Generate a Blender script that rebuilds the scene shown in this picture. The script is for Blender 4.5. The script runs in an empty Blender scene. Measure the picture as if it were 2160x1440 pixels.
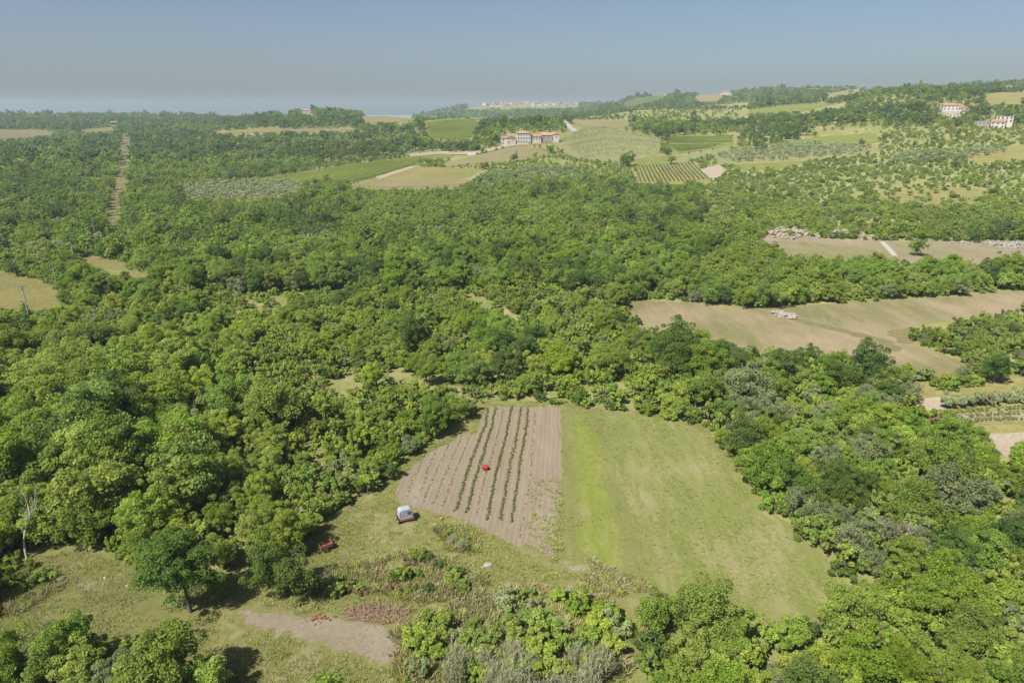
import bpy, bmesh, math, random
import numpy as np
from mathutils import Vector, Matrix
from mathutils.geometry import delaunay_2d_cdt

# ------------------------------------------------------------------ camera, sky, sun, exposure
S = bpy.context.scene
COL = S.collection
R = math.radians
CAM_H, PITCH, FPX = 50.0, R(18.5), 1440.0        # drone height, downward tilt, focal length in photo pixels
cd = bpy.data.cameras.new('camera'); cam = bpy.data.objects.new('camera', cd); COL.objects.link(cam)
cd.sensor_width = 36.0; cd.lens = 36.0 * FPX / 2160.0; cd.clip_start = 0.5; cd.clip_end = 60000
cam.location = (0, 0, CAM_H); cam.rotation_euler = (math.pi/2 - PITCH, 0, 0)
S.camera = cam
SUN_EL, SUN_AZ = R(51), R(222)                    # azimuth clockwise from +Y (view direction): behind the camera, to its left
W = bpy.data.worlds.new('World'); S.world = W; W.use_nodes = True
wn = W.node_tree.nodes; wl = W.node_tree.links
sky = wn.new('ShaderNodeTexSky'); sky.sky_type = 'NISHITA'; sky.sun_disc = False
sky.sun_elevation = SUN_EL; sky.sun_rotation = SUN_AZ
sky.altitude = 0; sky.air_density = 0.8; sky.dust_density = 2.2; sky.ozone_density = 1.4
bg = wn['Background']; bg.inputs['Strength'].default_value = 0.053
wl.new(sky.outputs[0], bg.inputs['Color'])
sd = bpy.data.lights.new('sun', 'SUN'); sd.energy = 4.9; sd.angle = R(0.6); sd.color = (1.0, 0.94, 0.84)
sun = bpy.data.objects.new('sun', sd); COL.objects.link(sun)
sdir = Vector((math.sin(SUN_AZ)*math.cos(SUN_EL), math.cos(SUN_AZ)*math.cos(SUN_EL), math.sin(SUN_EL)))
sun.rotation_euler = sdir.to_track_quat('Z', 'Y').to_euler(); sun.location = (-60, -60, 120)
S.view_settings.view_transform = 'Standard'; S.view_settings.look = 'None'
S.view_settings.gamma = 1.0; S.view_settings.use_curve_mapping = False
S.view_settings.exposure = 1.0
S.render.engine = 'CYCLES'
cy = S.cycles
cy.max_bounces = 6; cy.diffuse_bounces = 4; cy.glossy_bounces = 1; cy.transmission_bounces = 3
cy.volume_bounces = 0; cy.transparent_max_bounces = 4; cy.caustics_reflective = False; cy.caustics_refractive = False
cy.use_adaptive_sampling = False; cy.use_denoising = True
HAZE_DENSITY = 0.000125
rng = np.random.default_rng(11); random.seed(11)

# ------------------------------------------------------------------ materials
MATS = {}
def nodes_of(name):
    m = bpy.data.materials.new(name); m.use_nodes = True; MATS[name] = m
    nt = m.node_tree; nt.nodes.clear()
    out = nt.nodes.new('ShaderNodeOutputMaterial')
    return m, nt, out
def ramp(nt, fac, stops):
    r = nt.nodes.new('ShaderNodeValToRGB'); e = r.color_ramp.elements
    while len(e) > 1: e.remove(e[-1])
    e[0].position = stops[0][0]; e[0].color = (*stops[0][1], 1)
    for p, c in stops[1:]:
        q = e.new(p); q.color = (*c, 1)
    nt.links.new(fac, r.inputs[0]); return r.outputs[0]
def noise(nt, vec, scale, detail=4, rough=0.6):
    n = nt.nodes.new('ShaderNodeTexNoise'); n.inputs['Scale'].default_value = scale
    n.inputs['Detail'].default_value = detail; n.inputs['Roughness'].default_value = rough
    nt.links.new(vec, n.inputs['Vector']); return n.outputs['Fac']
def mix(nt, fac, a, b, mode='MIX'):
    m = nt.nodes.new('ShaderNodeMix'); m.data_type = 'RGBA'; m.blend_type = mode
    if isinstance(fac, (int, float)): m.inputs[0].default_value = fac
    else: nt.links.new(fac, m.inputs[0])
    for i, v in ((6, a), (7, b)):
        if isinstance(v, tuple): m.inputs[i].default_value = (*v, 1)
        else: nt.links.new(v, m.inputs[i])
    return m.outputs[2]
def ground_mat(name, c1, c2, c3=None, big=0.03, mid=0.25, fine=2.2, stretch=None, patch=0.5, bump=0.0, ga=.6, under=None):
    """three colours broken up by noise at three sizes; world-space coordinates"""
    c1, c2, c3 = [tuple(q*ga*.78 for q in c) if c else None for c in (c1, c2, c3)]
    m, nt, out = nodes_of(name)
    geo = nt.nodes.new('ShaderNodeNewGeometry'); vec = geo.outputs['Position']
    if stretch:
        mp = nt.nodes.new('ShaderNodeMapping'); mp.inputs['Rotation'].default_value = (0, 0, stretch[0])
        mp.inputs['Scale'].default_value = (1, stretch[1], 1); nt.links.new(vec, mp.inputs['Vector']); vec2 = mp.outputs[0]
    else: vec2 = vec
    nb = noise(nt, vec, big, 3, .55); nm = noise(nt, vec2, mid, 5, .65); nf = noise(nt, vec2, fine, 4, .7)
    a = nt.nodes.new('ShaderNodeMath'); a.operation = 'MULTIPLY_ADD'; a.inputs[1].default_value = .55; nt.links.new(nm, a.inputs[0])
    b = nt.nodes.new('ShaderNodeMath'); b.operation = 'MULTIPLY'; b.inputs[1].default_value = .45; nt.links.new(nf, b.inputs[0]); nt.links.new(b.outputs[0], a.inputs[2])
    col = ramp(nt, a.outputs[0], [(.36, c1), (.62, c2)])
    if c3:
        s = nt.nodes.new('ShaderNodeMath'); s.operation = 'MULTIPLY_ADD'; s.inputs[1].default_value = .5; nt.links.new(nb, s.inputs[0])
        q = nt.nodes.new('ShaderNodeMath'); q.operation = 'MULTIPLY'; q.inputs[1].default_value = .5; nt.links.new(nm, q.inputs[0]); nt.links.new(q.outputs[0], s.inputs[2])
        f = nt.nodes.new('ShaderNodeMapRange'); f.inputs[1].default_value = 1-patch-.06; f.inputs[2].default_value = 1-patch+.10; nt.links.new(s.outputs[0], f.inputs[0])
        col = mix(nt, f.outputs[0], col, c3)
    if under:                                       # ragged transition to the grass round the patch
        ed = nt.nodes.new('ShaderNodeAttribute'); ed.attribute_name = 'edge'
        ne = noise(nt, vec, 1.6, 5, .75)
        su = nt.nodes.new('ShaderNodeMath'); su.operation = 'MULTIPLY_ADD'; su.inputs[1].default_value = 2.2; nt.links.new(ne, su.inputs[0]); nt.links.new(ed.outputs['Fac'], su.inputs[2])
        fe = nt.nodes.new('ShaderNodeMapRange'); fe.inputs[1].default_value = 1.45; fe.inputs[2].default_value = 1.7; nt.links.new(su.outputs[0], fe.inputs[0])
        ug = ramp(nt, a.outputs[0], [(.36, under[0]), (.62, under[1])])
        col = mix(nt, fe.outputs[0], ug, col)
    dv = ramp(nt, noise(nt, vec, fine*3, 2, .6), [(.3, (.82, .82, .82)), (.7, (1.15, 1.15, 1.15))])
    col = mix(nt, 1.0, col, dv, 'MULTIPLY')
    d = nt.nodes.new('ShaderNodeBsdfDiffuse'); d.inputs['Roughness'].default_value = .8; nt.links.new(col, d.inputs['Color'])
    if bump:
        bp = nt.nodes.new('ShaderNodeBump'); bp.inputs['Strength'].default_value = bump; bp.inputs['Distance'].default_value = .25
        nt.links.new(a.outputs[0], bp.inputs['Height']); nt.links.new(bp.outputs[0], d.inputs['Normal'])
    nt.links.new(d.outputs[0], out.inputs['Surface'])
    return m
def leaf_mat(name, dark, light, trans=.55, var=.16):
    """leaf colour: each leaf's own tint, then the plant's own hue and value"""
    m, nt, out = nodes_of(name)
    at_ = nt.nodes.new('ShaderNodeAttribute'); at_.attribute_name = 'tint'
    col = ramp(nt, at_.outputs['Fac'], [(0.0, dark), (1.0, light)])
    oi = nt.nodes.new('ShaderNodeObjectInfo')
    hs = nt.nodes.new('ShaderNodeHueSaturation')
    def mr(src, lo, hi):
        r = nt.nodes.new('ShaderNodeMapRange'); r.inputs[3].default_value = lo; r.inputs[4].default_value = hi; nt.links.new(src, r.inputs[0]); return r.outputs[0]
    nt.links.new(mr(oi.outputs['Random'], .490, .517), hs.inputs['Hue'])
    ln = noise(nt, oi.outputs['Location'], .35, 1, .5)
    lb = noise(nt, oi.outputs['Location'], .022, 2, .5)
    vm = nt.nodes.new('ShaderNodeMath'); vm.operation = 'MULTIPLY'; nt.links.new(mr(ln, 1-var*2.4, 1+var*2.4), vm.inputs[0]); nt.links.new(mr(lb, .70, 1.36), vm.inputs[1])
    nt.links.new(vm.outputs[0], hs.inputs['Value'])
    ls = noise(nt, oi.outputs['Location'], .09, 1, .5)
    nt.links.new(mr(ls, .84, 1.18), hs.inputs['Saturation'])
    nt.links.new(col, hs.inputs['Color'])
    d = nt.nodes.new('ShaderNodeBsdfDiffuse'); t = nt.nodes.new('ShaderNodeBsdfTranslucent')
    nt.links.new(hs.outputs[0], d.inputs[0]); nt.links.new(hs.outputs[0], t.inputs[0])
    mx = nt.nodes.new('ShaderNodeMixShader'); mx.inputs[0].default_value = trans
    nt.links.new(d.outputs[0], mx.inputs[1]); nt.links.new(t.outputs[0], mx.inputs[2]); nt.links.new(mx.outputs[0], out.inputs['Surface'])
    return m
def plain_mat(name, c, rough=.8, vary=.12, scale=1.5, metal=0.0, objvar=0.0):
    m, nt, out = nodes_of(name)
    tc = nt.nodes.new('ShaderNodeTexCoord')
    n = noise(nt, tc.outputs['Object'], scale, 4, .65)
    c = tuple(v*.78 for v in c)
    lo = tuple(v*(1-vary*1.6) for v in c); hi = tuple(min(1, v*(1+vary)) for v in c)
    col = ramp(nt, n, [(.3, lo), (.68, hi)])
    if objvar:
        oi = nt.nodes.new('ShaderNodeObjectInfo'); hs = nt.nodes.new('ShaderNodeHueSaturation')
        r = nt.nodes.new('ShaderNodeMapRange'); r.inputs[3].default_value = 1-objvar; r.inputs[4].default_value = 1+objvar
        nt.links.new(oi.outputs['Random'], r.inputs[0]); nt.links.new(r.outputs[0], hs.inputs['Value']); nt.links.new(col, hs.inputs['Color']); col = hs.outputs[0]
    b = nt.nodes.new('ShaderNodeBsdfPrincipled'); b.inputs['Roughness'].default_value = rough; b.inputs['Metallic'].default_value = metal
    b.inputs['Specular IOR Level'].default_value = .3
    nt.links.new(col, b.inputs['Base Color']); nt.links.new(b.outputs[0], out.inputs['Surface'])
    return m

# ------------------------------------------------------------------ terrain: a height for every place
SP, CP = math.sin(PITCH), math.cos(PITCH)
def slope_of(py):
    v = (720 - py) / FPX
    return (-SP + v*CP) / (CP + v*SP)
def Z(py, Y): return CAM_H + Y*slope_of(py)
# cross-sections of the land: photo column -> (distance ahead, height); heights read off the photo where that ground shows
P = lambda Y, py: (Y, Z(py, Y))
FLAT = [(5, -1.0), (60, 0.0), (130, 0.0)]
SEC = {
 -500: FLAT + [(200, -3), (300, -4), (470, -3), (800, 3), P(1100, 292), P(1500, 268), P(2100, 247), (2700, 10), (5000, -20), (7000, 30)],
    0: FLAT + [(170, 0), (215, -3), (300, -5), (470, -4), (800, 2), P(1100, 291), P(1500, 266), P(2100, 247), (2700, 10), (5000, -20), (7000, 30)],
  270: FLAT + [(200, -3), (300, -5), (470, -5), (800, 2), P(1100, 290), P(1450, 268), P(2100, 248), (2700, 10), (5000, -20), (7000, 30)],
  450: FLAT + [(200, -4), (300, -6), (470, -6), (800, 3), P(1100, 288), P(1450, 262), P(1900, 250), (2700, 5), (5000, -20), (7000, 30)],
  580: FLAT + [(200, -4), (300, -6), (470, -6), (620, -3), P(800, 328), P(1050, 285), P(1250, 262), P(1420, 243), (1700, 30), (2700, 0), (5000, -20), (7000, 30)],
  690: FLAT + [(200, -5), (300, -7), (470, -6), (600, -1), P(800, 322), P(1050, 280), P(1250, 252), P(1420, 231), (1700, 38), (2700, 0), (5000, -20), (7000, 30)],
  810: FLAT + [(200, -5), (300, -7), (470, -5), (560, -2), (620, 3), P(740, 326), P(900, 298), P(1150, 257), P(1320, 242), (1600, 32), (2700, 10), (4000, -20), (7000, 30)],
  950: FLAT + [(200, -5), (300, -7), (450, -5), (550, 0), P(620, 345), P(720, 322), P(850, 292), P(1050, 252), (1150, 40), (1600, 25), (2500, 30), P(3000, 231), (3600, 20), (5000, -20), (7000, 30)],
 1015: FLAT + [(200, -5), (320, -6), (450, -4), (545, 1), P(630, 340), P(710, 312), P(830, 284), P(1050, 251), (1160, 40), (1650, 26), (2450, 36), P(2900, 230), P(3150, 219), (3600, 50), (5000, -10), (7000, 30)],
 1080: FLAT + [(200, -5), (320, -6), (450, -4), (540, 2), P(640, 333), P(700, 303), P(820, 276), P(1050, 251), (1180, 40), (1700, 28), (2400, 40), P(2900, 224), P(3150, 215), (3600, 60), (5000, 0), (7000, 30)],
 1200: FLAT + [(200, -5), (320, -6), (450, -3), (540, 3), P(640, 327), P(700, 300), P(780, 279), P(1000, 252), (1150, 42), (1700, 30), (2400, 48), P(2900, 228), P(3150, 217), (3600, 60), (5000, 0), (7000, 30)],
 1235: FLAT + [(200, -5), (320, -6), (450, -2), (545, 3), P(645, 328), P(712, 300), P(790, 279), P(1000, 252), (1160, 43), (1700, 40), (2400, 50), P(2900, 230), P(3150, 219), (3600, 60), (5000, 0), (7000, 30)],
 1350: FLAT + [(200, -5), (320, -6), (450, -1), (560, 4), P(650, 332), P(740, 300), P(820, 282), P(1000, 254), (1200, 48), P(1700, 228), P(2200, 204), (2800, 70), (5000, 0), (7000, 30)],
 1520: FLAT + [(200, -4), (300, -4), (400, 1), P(560, 358), P(650, 325), P(740, 297), P(840, 278), P(1000, 250), (1200, 52), P(1600, 222), P(2000, 194), (2600, 80), (5000, 0), (7000, 30)],
 1700: FLAT + [(180, -3), (290, -2), (320, 2), P(400, 432), P(540, 350), P(640, 312), P(740, 285), P(900, 248), P(1050, 228), (1250, 62), P(1600, 208), P(2000, 184), (2600, 80), (5000, 0), (7000, 30)],
 1850: FLAT + [(180, -3), (290, -1), (320, 3), P(400, 425), P(500, 355), P(610, 310), P(720, 268), P(850, 225), P(980, 195), (1200, 70), P(1900, 190), (2600, 80), (5000, 0), (7000, 30)],
 2000: FLAT + [(180, -3), (290, -1), (320, 3), P(400, 420), P(480, 350), P(580, 305), P(700, 262), P(780, 245), P(960, 196), (1200, 74), P(1900, 186), (2600, 80), (5000, 0), (7000, 30)],
 2160: FLAT + [(180, -3), (290, -1), (320, 3), P(400, 410), P(480, 345), P(580, 302), P(660, 276), P(780, 236), P(950, 197), (1200, 80), P(1800, 174), (2600, 100), (5000, 0), (7000, 30)],
 2700: FLAT + [(180, -3), (290, 0), (400, 8), (580, 28), (780, 52), (950, 75), (1200, 82), (1800, 130), (2600, 100), (5000, 0), (7000, 30)],
}
cols = sorted(SEC)
col_th = np.array([math.atan(((c-1080)/FPX) / (CP + .3*SP)) for c in cols])
R0, R1, NR = 4.0, 7000.0, 380
lr = np.linspace(math.log(R0), math.log(R1), NR)
THV = 48.0
th = np.concatenate([np.arange(-180, -THV, 4.0), np.arange(-THV, THV, .3), np.arange(THV, 180.01, 4.0)]) * math.pi/180
NT = len(th)
rr = np.exp(lr)
prof = np.zeros((len(cols), NR))
for k, c in enumerate(cols):
    pts = SEC[c]; cosk = math.cos(col_th[k])
    prof[k] = np.interp(lr, [math.log(p[0]/cosk) for p in pts], [p[1] for p in pts])
Hgt = np.zeros((NT, NR))
for j in range(NR): Hgt[:, j] = np.interp(th, col_th, prof[:, j])
flatp = np.interp(lr, [math.log(v) for v in (4, 130, 400, 1500, 5000, 7000)], [0, 0, 0, 20, 0, 30])
bk = np.clip((np.abs(th) - R(52)) / R(40), 0, 1)[:, None]
Hgt = Hgt*(1-bk) + flatp[None, :]*bk
for _ in range(5):
    Hgt[:, 1:-1] = (Hgt[:, :-2] + 2*Hgt[:, 1:-1] + Hgt[:, 2:]) / 4
    Hgt[1:-1] = (Hgt[:-2] + 2*Hgt[1:-1] + Hgt[2:]) / 4
# gentle uneven ground
XX = np.sin(th)[:, None]*rr[None]; YY = np.cos(th)[:, None]*rr[None]
for (fx, fy, amp, ph) in ((.071, .043, .22, 1.), (-.035, .09, .2, 2.2), (.017, -.021, .7, .4), (.0075, .011, 1.6, 4.)):
    Hgt += amp*np.clip(rr[None]/300*4, .25, 1.)*np.sin(XX*fx + YY*fy + ph)*np.where(rr[None] > 2500, 0, 1)
def zfun(X, Y):
    X = np.asarray(X, float); Y = np.asarray(Y, float)
    t = np.arctan2(X, Y); r = np.log(np.clip(np.hypot(X, Y), R0, R1*.9999))
    i = np.clip(np.searchsorted(th, t) - 1, 0, NT-2); fi = np.clip((t - th[i])/(th[i+1]-th[i]), 0, 1)
    g = (r - lr[0])/(lr[1]-lr[0]); j = np.clip(g.astype(int), 0, NR-2); fj = g - j
    return (Hgt[i, j]*(1-fi)*(1-fj) + Hgt[i+1, j]*fi*(1-fj) + Hgt[i, j+1]*(1-fi)*fj + Hgt[i+1, j+1]*fi*fj)
TS = np.exp(np.linspace(math.log(20), math.log(6900), 2000))
def at(px, py):
    """the place on the land seen at a photo pixel"""
    u = (px-1080)/FPX; v = (720-py)/FPX
    dx, dy, dz = u, CP + v*SP, -SP + v*CP
    X = TS*dx/dy; d = CAM_H + TS*dz/dy - zfun(X, TS)
    k = np.argmax(d < 0)
    if not (d < 0).any(): k = len(TS)-1
    a, b = TS[max(k-1, 0)], TS[k]
    for _ in range(18):
        m_ = (a+b)/2
        if CAM_H + m_*dz/dy - float(zfun(m_*dx/dy, m_)) < 0: b = m_
        else: a = m_
    return (b*dx/dy, b)
def at3(px, py):
    x, y = at(px, py); return Vector((x, y, float(zfun(x, y))))
def project(X, Y, Zc):
    X = np.asarray(X, float); Y = np.asarray(Y, float); dz = np.asarray(Zc, float) - CAM_H
    depth = Y*CP - dz*SP; upc = Y*SP + dz*CP
    depth = np.where(depth < .1, .1, depth)
    return 1080 + FPX*X/depth, 720 - FPX*upc/depth, depth
def mesh_obj(name, verts, faces, mat, parent=None, smooth=False):
    me = bpy.data.meshes.new(name); me.from_pydata([tuple(v) for v in verts], [], [tuple(f) for f in faces]); me.update()
    if mat: me.materials.append(MATS[mat] if isinstance(mat, str) else mat)
    if smooth: me.polygons.foreach_set('use_smooth', [True]*len(me.polygons))
    o = bpy.data.objects.new(name, me); COL.objects.link(o)
    if parent: o.parent = parent
    return o
def tag(o, label=None, cat=None, group=None, kind=None):
    if label: o['label'] = label
    if cat: o['category'] = cat
    if group: o['group'] = group
    if kind: o['kind'] = kind
    return o
def empty(name, loc, rz=0, sc=1.0):
    o = bpy.data.objects.new(name, None); COL.objects.link(o); o.location = loc; o.rotation_euler = (0, 0, rz); o.scale = (sc, sc, sc)
    o.empty_display_size = .5
    return o

GRASS = ((.098, .104, .034), (.148, .144, .058))
ground_mat('forest_floor', (.17, .20, .06), (.29, .29, .11), (.34, .31, .165), big=.02, mid=.12, fine=.9, patch=.45, ga=.75)
ground_mat('rough_grass', (.22, .235, .075), (.34, .33, .135), (.46, .40, .255), big=.07, mid=.35, fine=2.0, patch=.42, bump=.5, ga=0.56)
ground_mat('meadow_grass', (.26, .33, .065), (.35, .40, .105), (.40, .39, .165), big=.07, mid=.5, fine=2.4, patch=.42, stretch=(R(-8), .18), bump=.6, ga=.49, under=((.094, .106, .036), (.128, .13, .052)))
ground_mat('dry_meadow', (.245, .30, .085), (.37, .39, .145), (.46, .42, .24), big=.06, mid=.45, fine=2.4, patch=.45, stretch=(R(-12), .20), bump=.6, ga=.47, under=GRASS)
ground_mat('tilled_soil', (.44, .375, .275), (.545, .465, .35), (.60, .52, .41), big=.06, mid=.6, fine=3.0, patch=.38, stretch=(R(-10), .16), bump=.9, ga=.41)
_m = MATS['tilled_soil']; _nt = _m.node_tree            # furrows: lines along the crop rows
_at = _nt.nodes.new('ShaderNodeAttribute'); _at.attribute_name = 'row'
_nz = _nt.nodes.new('ShaderNodeMath'); _nz.operation = 'MULTIPLY_ADD'; _nz.inputs[1].default_value = 1.3
_ng = noise(_nt, _nt.nodes['Geometry'].outputs['Position'], .5, 3, .6); _nt.links.new(_ng, _nz.inputs[0]); _nt.links.new(_at.outputs['Fac'], _nz.inputs[2])
_sn = _nt.nodes.new('ShaderNodeMath'); _sn.operation = 'SINE'; _nt.links.new(_nz.outputs[0], _sn.inputs[0])
_cr = ramp(_nt, _sn.outputs[0], [(.05, (.945, .94, .935)), (.75, (1.03, 1.03, 1.03))])
_bs = [n for n in _nt.nodes if n.type == 'BSDF_DIFFUSE'][0]
_nt.links.new(mix(_nt, 1.0, _bs.inputs['Color'].links[0].from_socket, _cr, 'MULTIPLY'), _bs.inputs['Color'])
ground_mat('dry_soil', (.36, .30, .21), (.54, .475, .37), (.27, .27, .11), big=.12, mid=.7, fine=3.2, patch=.42, bump=.5, ga=0.48, under=GRASS)
ground_mat('pale_worn', (.40, .36, .24), (.52, .48, .38), (.28, .28, .11), big=.2, mid=.9, fine=3.2, patch=.52, bump=.5, ga=0.52, under=GRASS)
ground_mat('red_earth', (.40, .27, .18), (.48, .34, .24), None, mid=.5, fine=2, ga=0.50, under=((.094, .086, .04), (.125, .11, .055)))
ground_mat('hay_stubble', (.235, .235, .11), (.33, .295, .16), (.42, .345, .225), big=.03, mid=.14, fine=1.1, patch=.50, stretch=(R(68), .28), bump=.4, ga=.52)
ground_mat('track_soil', (.30, .25, .16), (.42, .36, .26), None, mid=.5, fine=2, ga=.5, under=((.086, .086, .04), (.117, .11, .055)))
ground_mat('far_meadow', (.20, .20, .07), (.29, .26, .11), (.17, .19, .055), big=.012, mid=.05, fine=.4, patch=.42, ga=.75)
ground_mat('hill_scrub_ground', (.20, .24, .08), (.30, .31, .13), (.36, .34, .19), big=.02, mid=.09, fine=.7, patch=.45, ga=.70)
ground_mat('beige_field', (.29, .255, .135), (.37, .325, .185), (.24, .24, .10), big=.02, mid=.08, fine=.6, patch=.46, ga=.58)
ground_mat('pale_earth', (.44, .37, .27), (.55, .48, .38), (.36, .31, .19), big=.03, mid=.2, fine=1.2, patch=.4, ga=.55)
ground_mat('quarry_floor', (.27, .23, .15), (.40, .34, .26), (.22, .225, .09), big=.03, mid=.2, fine=1.2, patch=.50, stretch=(R(80), .2), ga=.6)
ground_mat('green_vineyard', (.17, .20, .05), (.24, .265, .075), (.27, .27, .10), big=.015, mid=.12, fine=.8, patch=.36, stretch=(R(60), .12), ga=.68)
ground_mat('olive_ground', (.20, .22, .09), (.29, .28, .14), (.17, .19, .075), big=.015, mid=.07, fine=.6, patch=.46, ga=.74)
ground_mat('gravel', (.52, .49, .44), (.66, .62, .56), None, big=.05, mid=.4, fine=2, ga=.5)

# the land itself: one sheet to the horizon
v = np.stack([XX, YY, Hgt], -1).reshape(-1, 3)
i0 = np.arange(NT-1)[:, None]*NR + np.arange(NR-1)[None]
quads = np.stack([i0, i0+1, i0+NR+1, i0+NR], -1).reshape(-1, 4)[:, ::-1]
me = bpy.data.meshes.new('terrain')
me.vertices.add(len(v)); me.vertices.foreach_set('co', v.ravel())
me.loops.add(quads.size); me.loops.foreach_set('vertex_index', quads.ravel())
me.polygons.add(len(quads)); me.polygons.foreach_set('loop_start', np.arange(len(quads))*4)
me.polygons.foreach_set('use_smooth', np.ones(len(quads), bool)); me.update(calc_edges=True)
me.materials.append(MATS['forest_floor'])
terrain = bpy.data.objects.new('terrain', me); COL.objects.link(terrain); tag(terrain, kind='structure')

# ------------------------------------------------------------------ open ground: sheets draped on the land
def inside(poly, X, Y):
    X = np.asarray(X); Y = np.asarray(Y); c = np.zeros(X.shape, bool)
    n = len(poly)
    for k in range(n):
        x1, y1 = poly[k]; x2, y2 = poly[(k+1) % n]
        if y1 == y2: continue
        hit = ((y1 > Y) != (y2 > Y)) & (X < (x2-x1)*(Y-y1)/(y2-y1) + x1)
        c ^= hit
    return c
OPEN = []       # (world polygon, xmin, xmax, ymin, ymax)
def world_poly(pix, rag=.5, step=None):
    """corners on the photo -> outline on the land with an uneven edge"""
    pts = [at(*p) for p in pix]; out = []
    for k in range(len(pts)):
        a = Vector(pts[k]); b = Vector(pts[(k+1) % len(pts)]); L = (b-a).length
        d = a.length; st = step or max(.9, d*.008); n = max(1, int(L/st))
        nrm = Vector((-(b-a).y, (b-a).x)).normalized() if L > 0 else Vector((0, 0))
        for q in range(n):
            w = (random.random()-.5)*rag*st
            p = a.lerp(b, q/n) + nrm*w
            out.append((p.x, p.y))
    return out
def remember(wp):
    xs = [p[0] for p in wp]; ys = [p[1] for p in wp]
    OPEN.append((wp, min(xs), max(xs), min(ys), max(ys)))
def sheet(name, pix, mat, level=1, rag=.5, clear=True, poly=None, fine=1.0, feather=None):
    wp = poly or world_poly(pix, rag)
    if clear: remember(wp)
    xs = np.array([p[0] for p in wp]); ys = np.array([p[1] for p in wp])
    r = np.hypot(xs, ys); t = np.arctan2(xs, ys)
    ds = .011/fine
    tg = np.arange(t.min(), t.max(), ds); lg = np.arange(math.log(r.min()), math.log(r.max()), ds*1.6)
    T, L = np.meshgrid(tg, lg); gx = (np.exp(L)*np.sin(T)).ravel(); gy = (np.exp(L)*np.cos(T)).ravel()
    k = inside(wp, gx, gy); gx, gy = gx[k], gy[k]
    vv = [Vector(p) for p in wp] + [Vector((a, b)) for a, b in zip(gx, gy)]
    n = len(wp)
    res = delaunay_2d_cdt(vv, [], [list(range(n))], 1, 1e-4)
    V2 = np.array([(p.x, p.y) for p in res[0]])
    rad = np.hypot(V2[:, 0], V2[:, 1])
    W2 = np.array(wp); W3 = np.roll(W2, -1, 0); dmin = np.full(len(V2), 1e9)
    for p0, p1 in zip(W2, W3):
        e = p1-p0; tt = np.clip(((V2-p0) @ e)/max(1e-9, e @ e), 0, 1); dmin = np.minimum(dmin, np.hypot(*(V2 - p0 - tt[:, None]*e).T))
    edge = np.clip(dmin/(feather or max(1.2, rad.mean()*.02)), 0, 1)
    zz = zfun(V2[:, 0], V2[:, 1]) + level*np.where(rad < 260, .008 + rad*.0001, .034 + (rad-260)*.0005)
    o = mesh_obj(name, np.column_stack([V2, zz]), [f if len(f) == 3 else f for f in res[2]], mat, smooth=True)
    me = o.data; bm = bmesh.new(); bm.from_mesh(me); bmesh.ops.recalc_face_normals(bm, faces=bm.faces)
    if sum(f.normal.z for f in bm.faces) < 0: bmesh.ops.reverse_faces(bm, faces=bm.faces)
    bm.to_mesh(me); bm.free()
    at_ = me.attributes.new('edge', 'FLOAT', 'POINT'); at_.data.foreach_set('value', edge.astype(np.float32))
    tag(o, kind='structure'); return o, wp

CLEAR_PIX = [(985,862),(1040,842),(1200,850),(1400,872),(1490,896),(1545,955),(1605,1050),(1690,1130),(1800,1250),(1770,1318),(1600,1352),(1420,1352),(1340,1390),(1290,1560),(900,1580),(400,1560),(446,1470),(400,1412),(300,1400),(180,1402),(60,1390),(-80,1380),(-80,1190),(160,1160),(300,1190),(470,1200),(560,1240),(660,1150),(700,1085),(790,1050),(830,985),(900,935),(975,905)]
clearing, CLEAR = sheet('clearing_ground', CLEAR_PIX, 'rough_grass', 1, rag=1.0)
plot_o, PLOUGH = sheet('ploughed_plot', [(1028,858),(1182,860),(1184,940),(1183,1050),(1173,1130),(1166,1174),(1130,1172),(1050,1132),(985,1097),(920,1082),(850,1062),(832,1040),(850,1005),(900,957),(960,926),(1006,911),(1016,880)], 'tilled_soil', 2, rag=.35, clear=False, fine=1.6)
_v = np.array([v_.co for v_ in plot_o.data.vertices]); _px, _py, _ = project(_v[:, 0], _v[:, 1], _v[:, 2])
_yA = [840,862,895,931,970,1014,1050,1081,1180]; _xA = [1030,1028.6,1024,1010,994,980,969,960,930]; _xF = np.interp(_py, [840,862,917,970,1025,1070,1104,1180], [1115,1113,1108,1097,1090,1083,1077,1060])
_q = (_px - np.interp(_py, _yA, _xA))/(_xF - np.interp(_py, _yA, _xA))
_a = plot_o.data.attributes.new('row', 'FLOAT', 'POINT'); _a.data.foreach_set('value', (_q*5*2*6.283).astype(np.float32))
_, MEADOW = sheet('meadow', [(1186,860),(1280,866),(1400,884),(1470,905),(1530,960),(1575,1025),(1650,1095),(1730,1165),(1790,1240),(1770,1300),(1600,1310),(1430,1260),(1300,1225),(1180,1178),(1186,1050)], 'dry_meadow', 2, rag=.6, clear=False)
sheet('lush_meadow_strip', [(1187,862),(1255,866),(1290,930),(1300,1000),(1330,1080),(1345,1160),(1360,1235),(1300,1222),(1182,1176),(1187,1050)], 'meadow_grass', 3, rag=.6, clear=False, feather=4.5)
for pix in ([(1295,1008),(1320,1006),(1330,1018),(1305,1022)], [(1560,1075),(1610,1085),(1640,1105),(1590,1100)], [(1500,1000),(1530,1005),(1520,1020),(1495,1014)], [(1400,1100),(1440,1110),(1420,1135)], [(1660,1160),(1700,1170),(1690,1190),(1655,1180)], [(1380,1180),(1450,1190),(1430,1215),(1370,1205)]):
    sheet('bare_spot', pix, 'pale_worn', 4, rag=1.3, clear=False, feather=2.2)
sheet('wheel_track', [(1338,1010),(1343,1010),(1358,1100),(1372,1190),(1364,1190),(1350,1100)], 'pale_worn', 4, rag=1.0, clear=False, feather=1.4)
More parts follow.
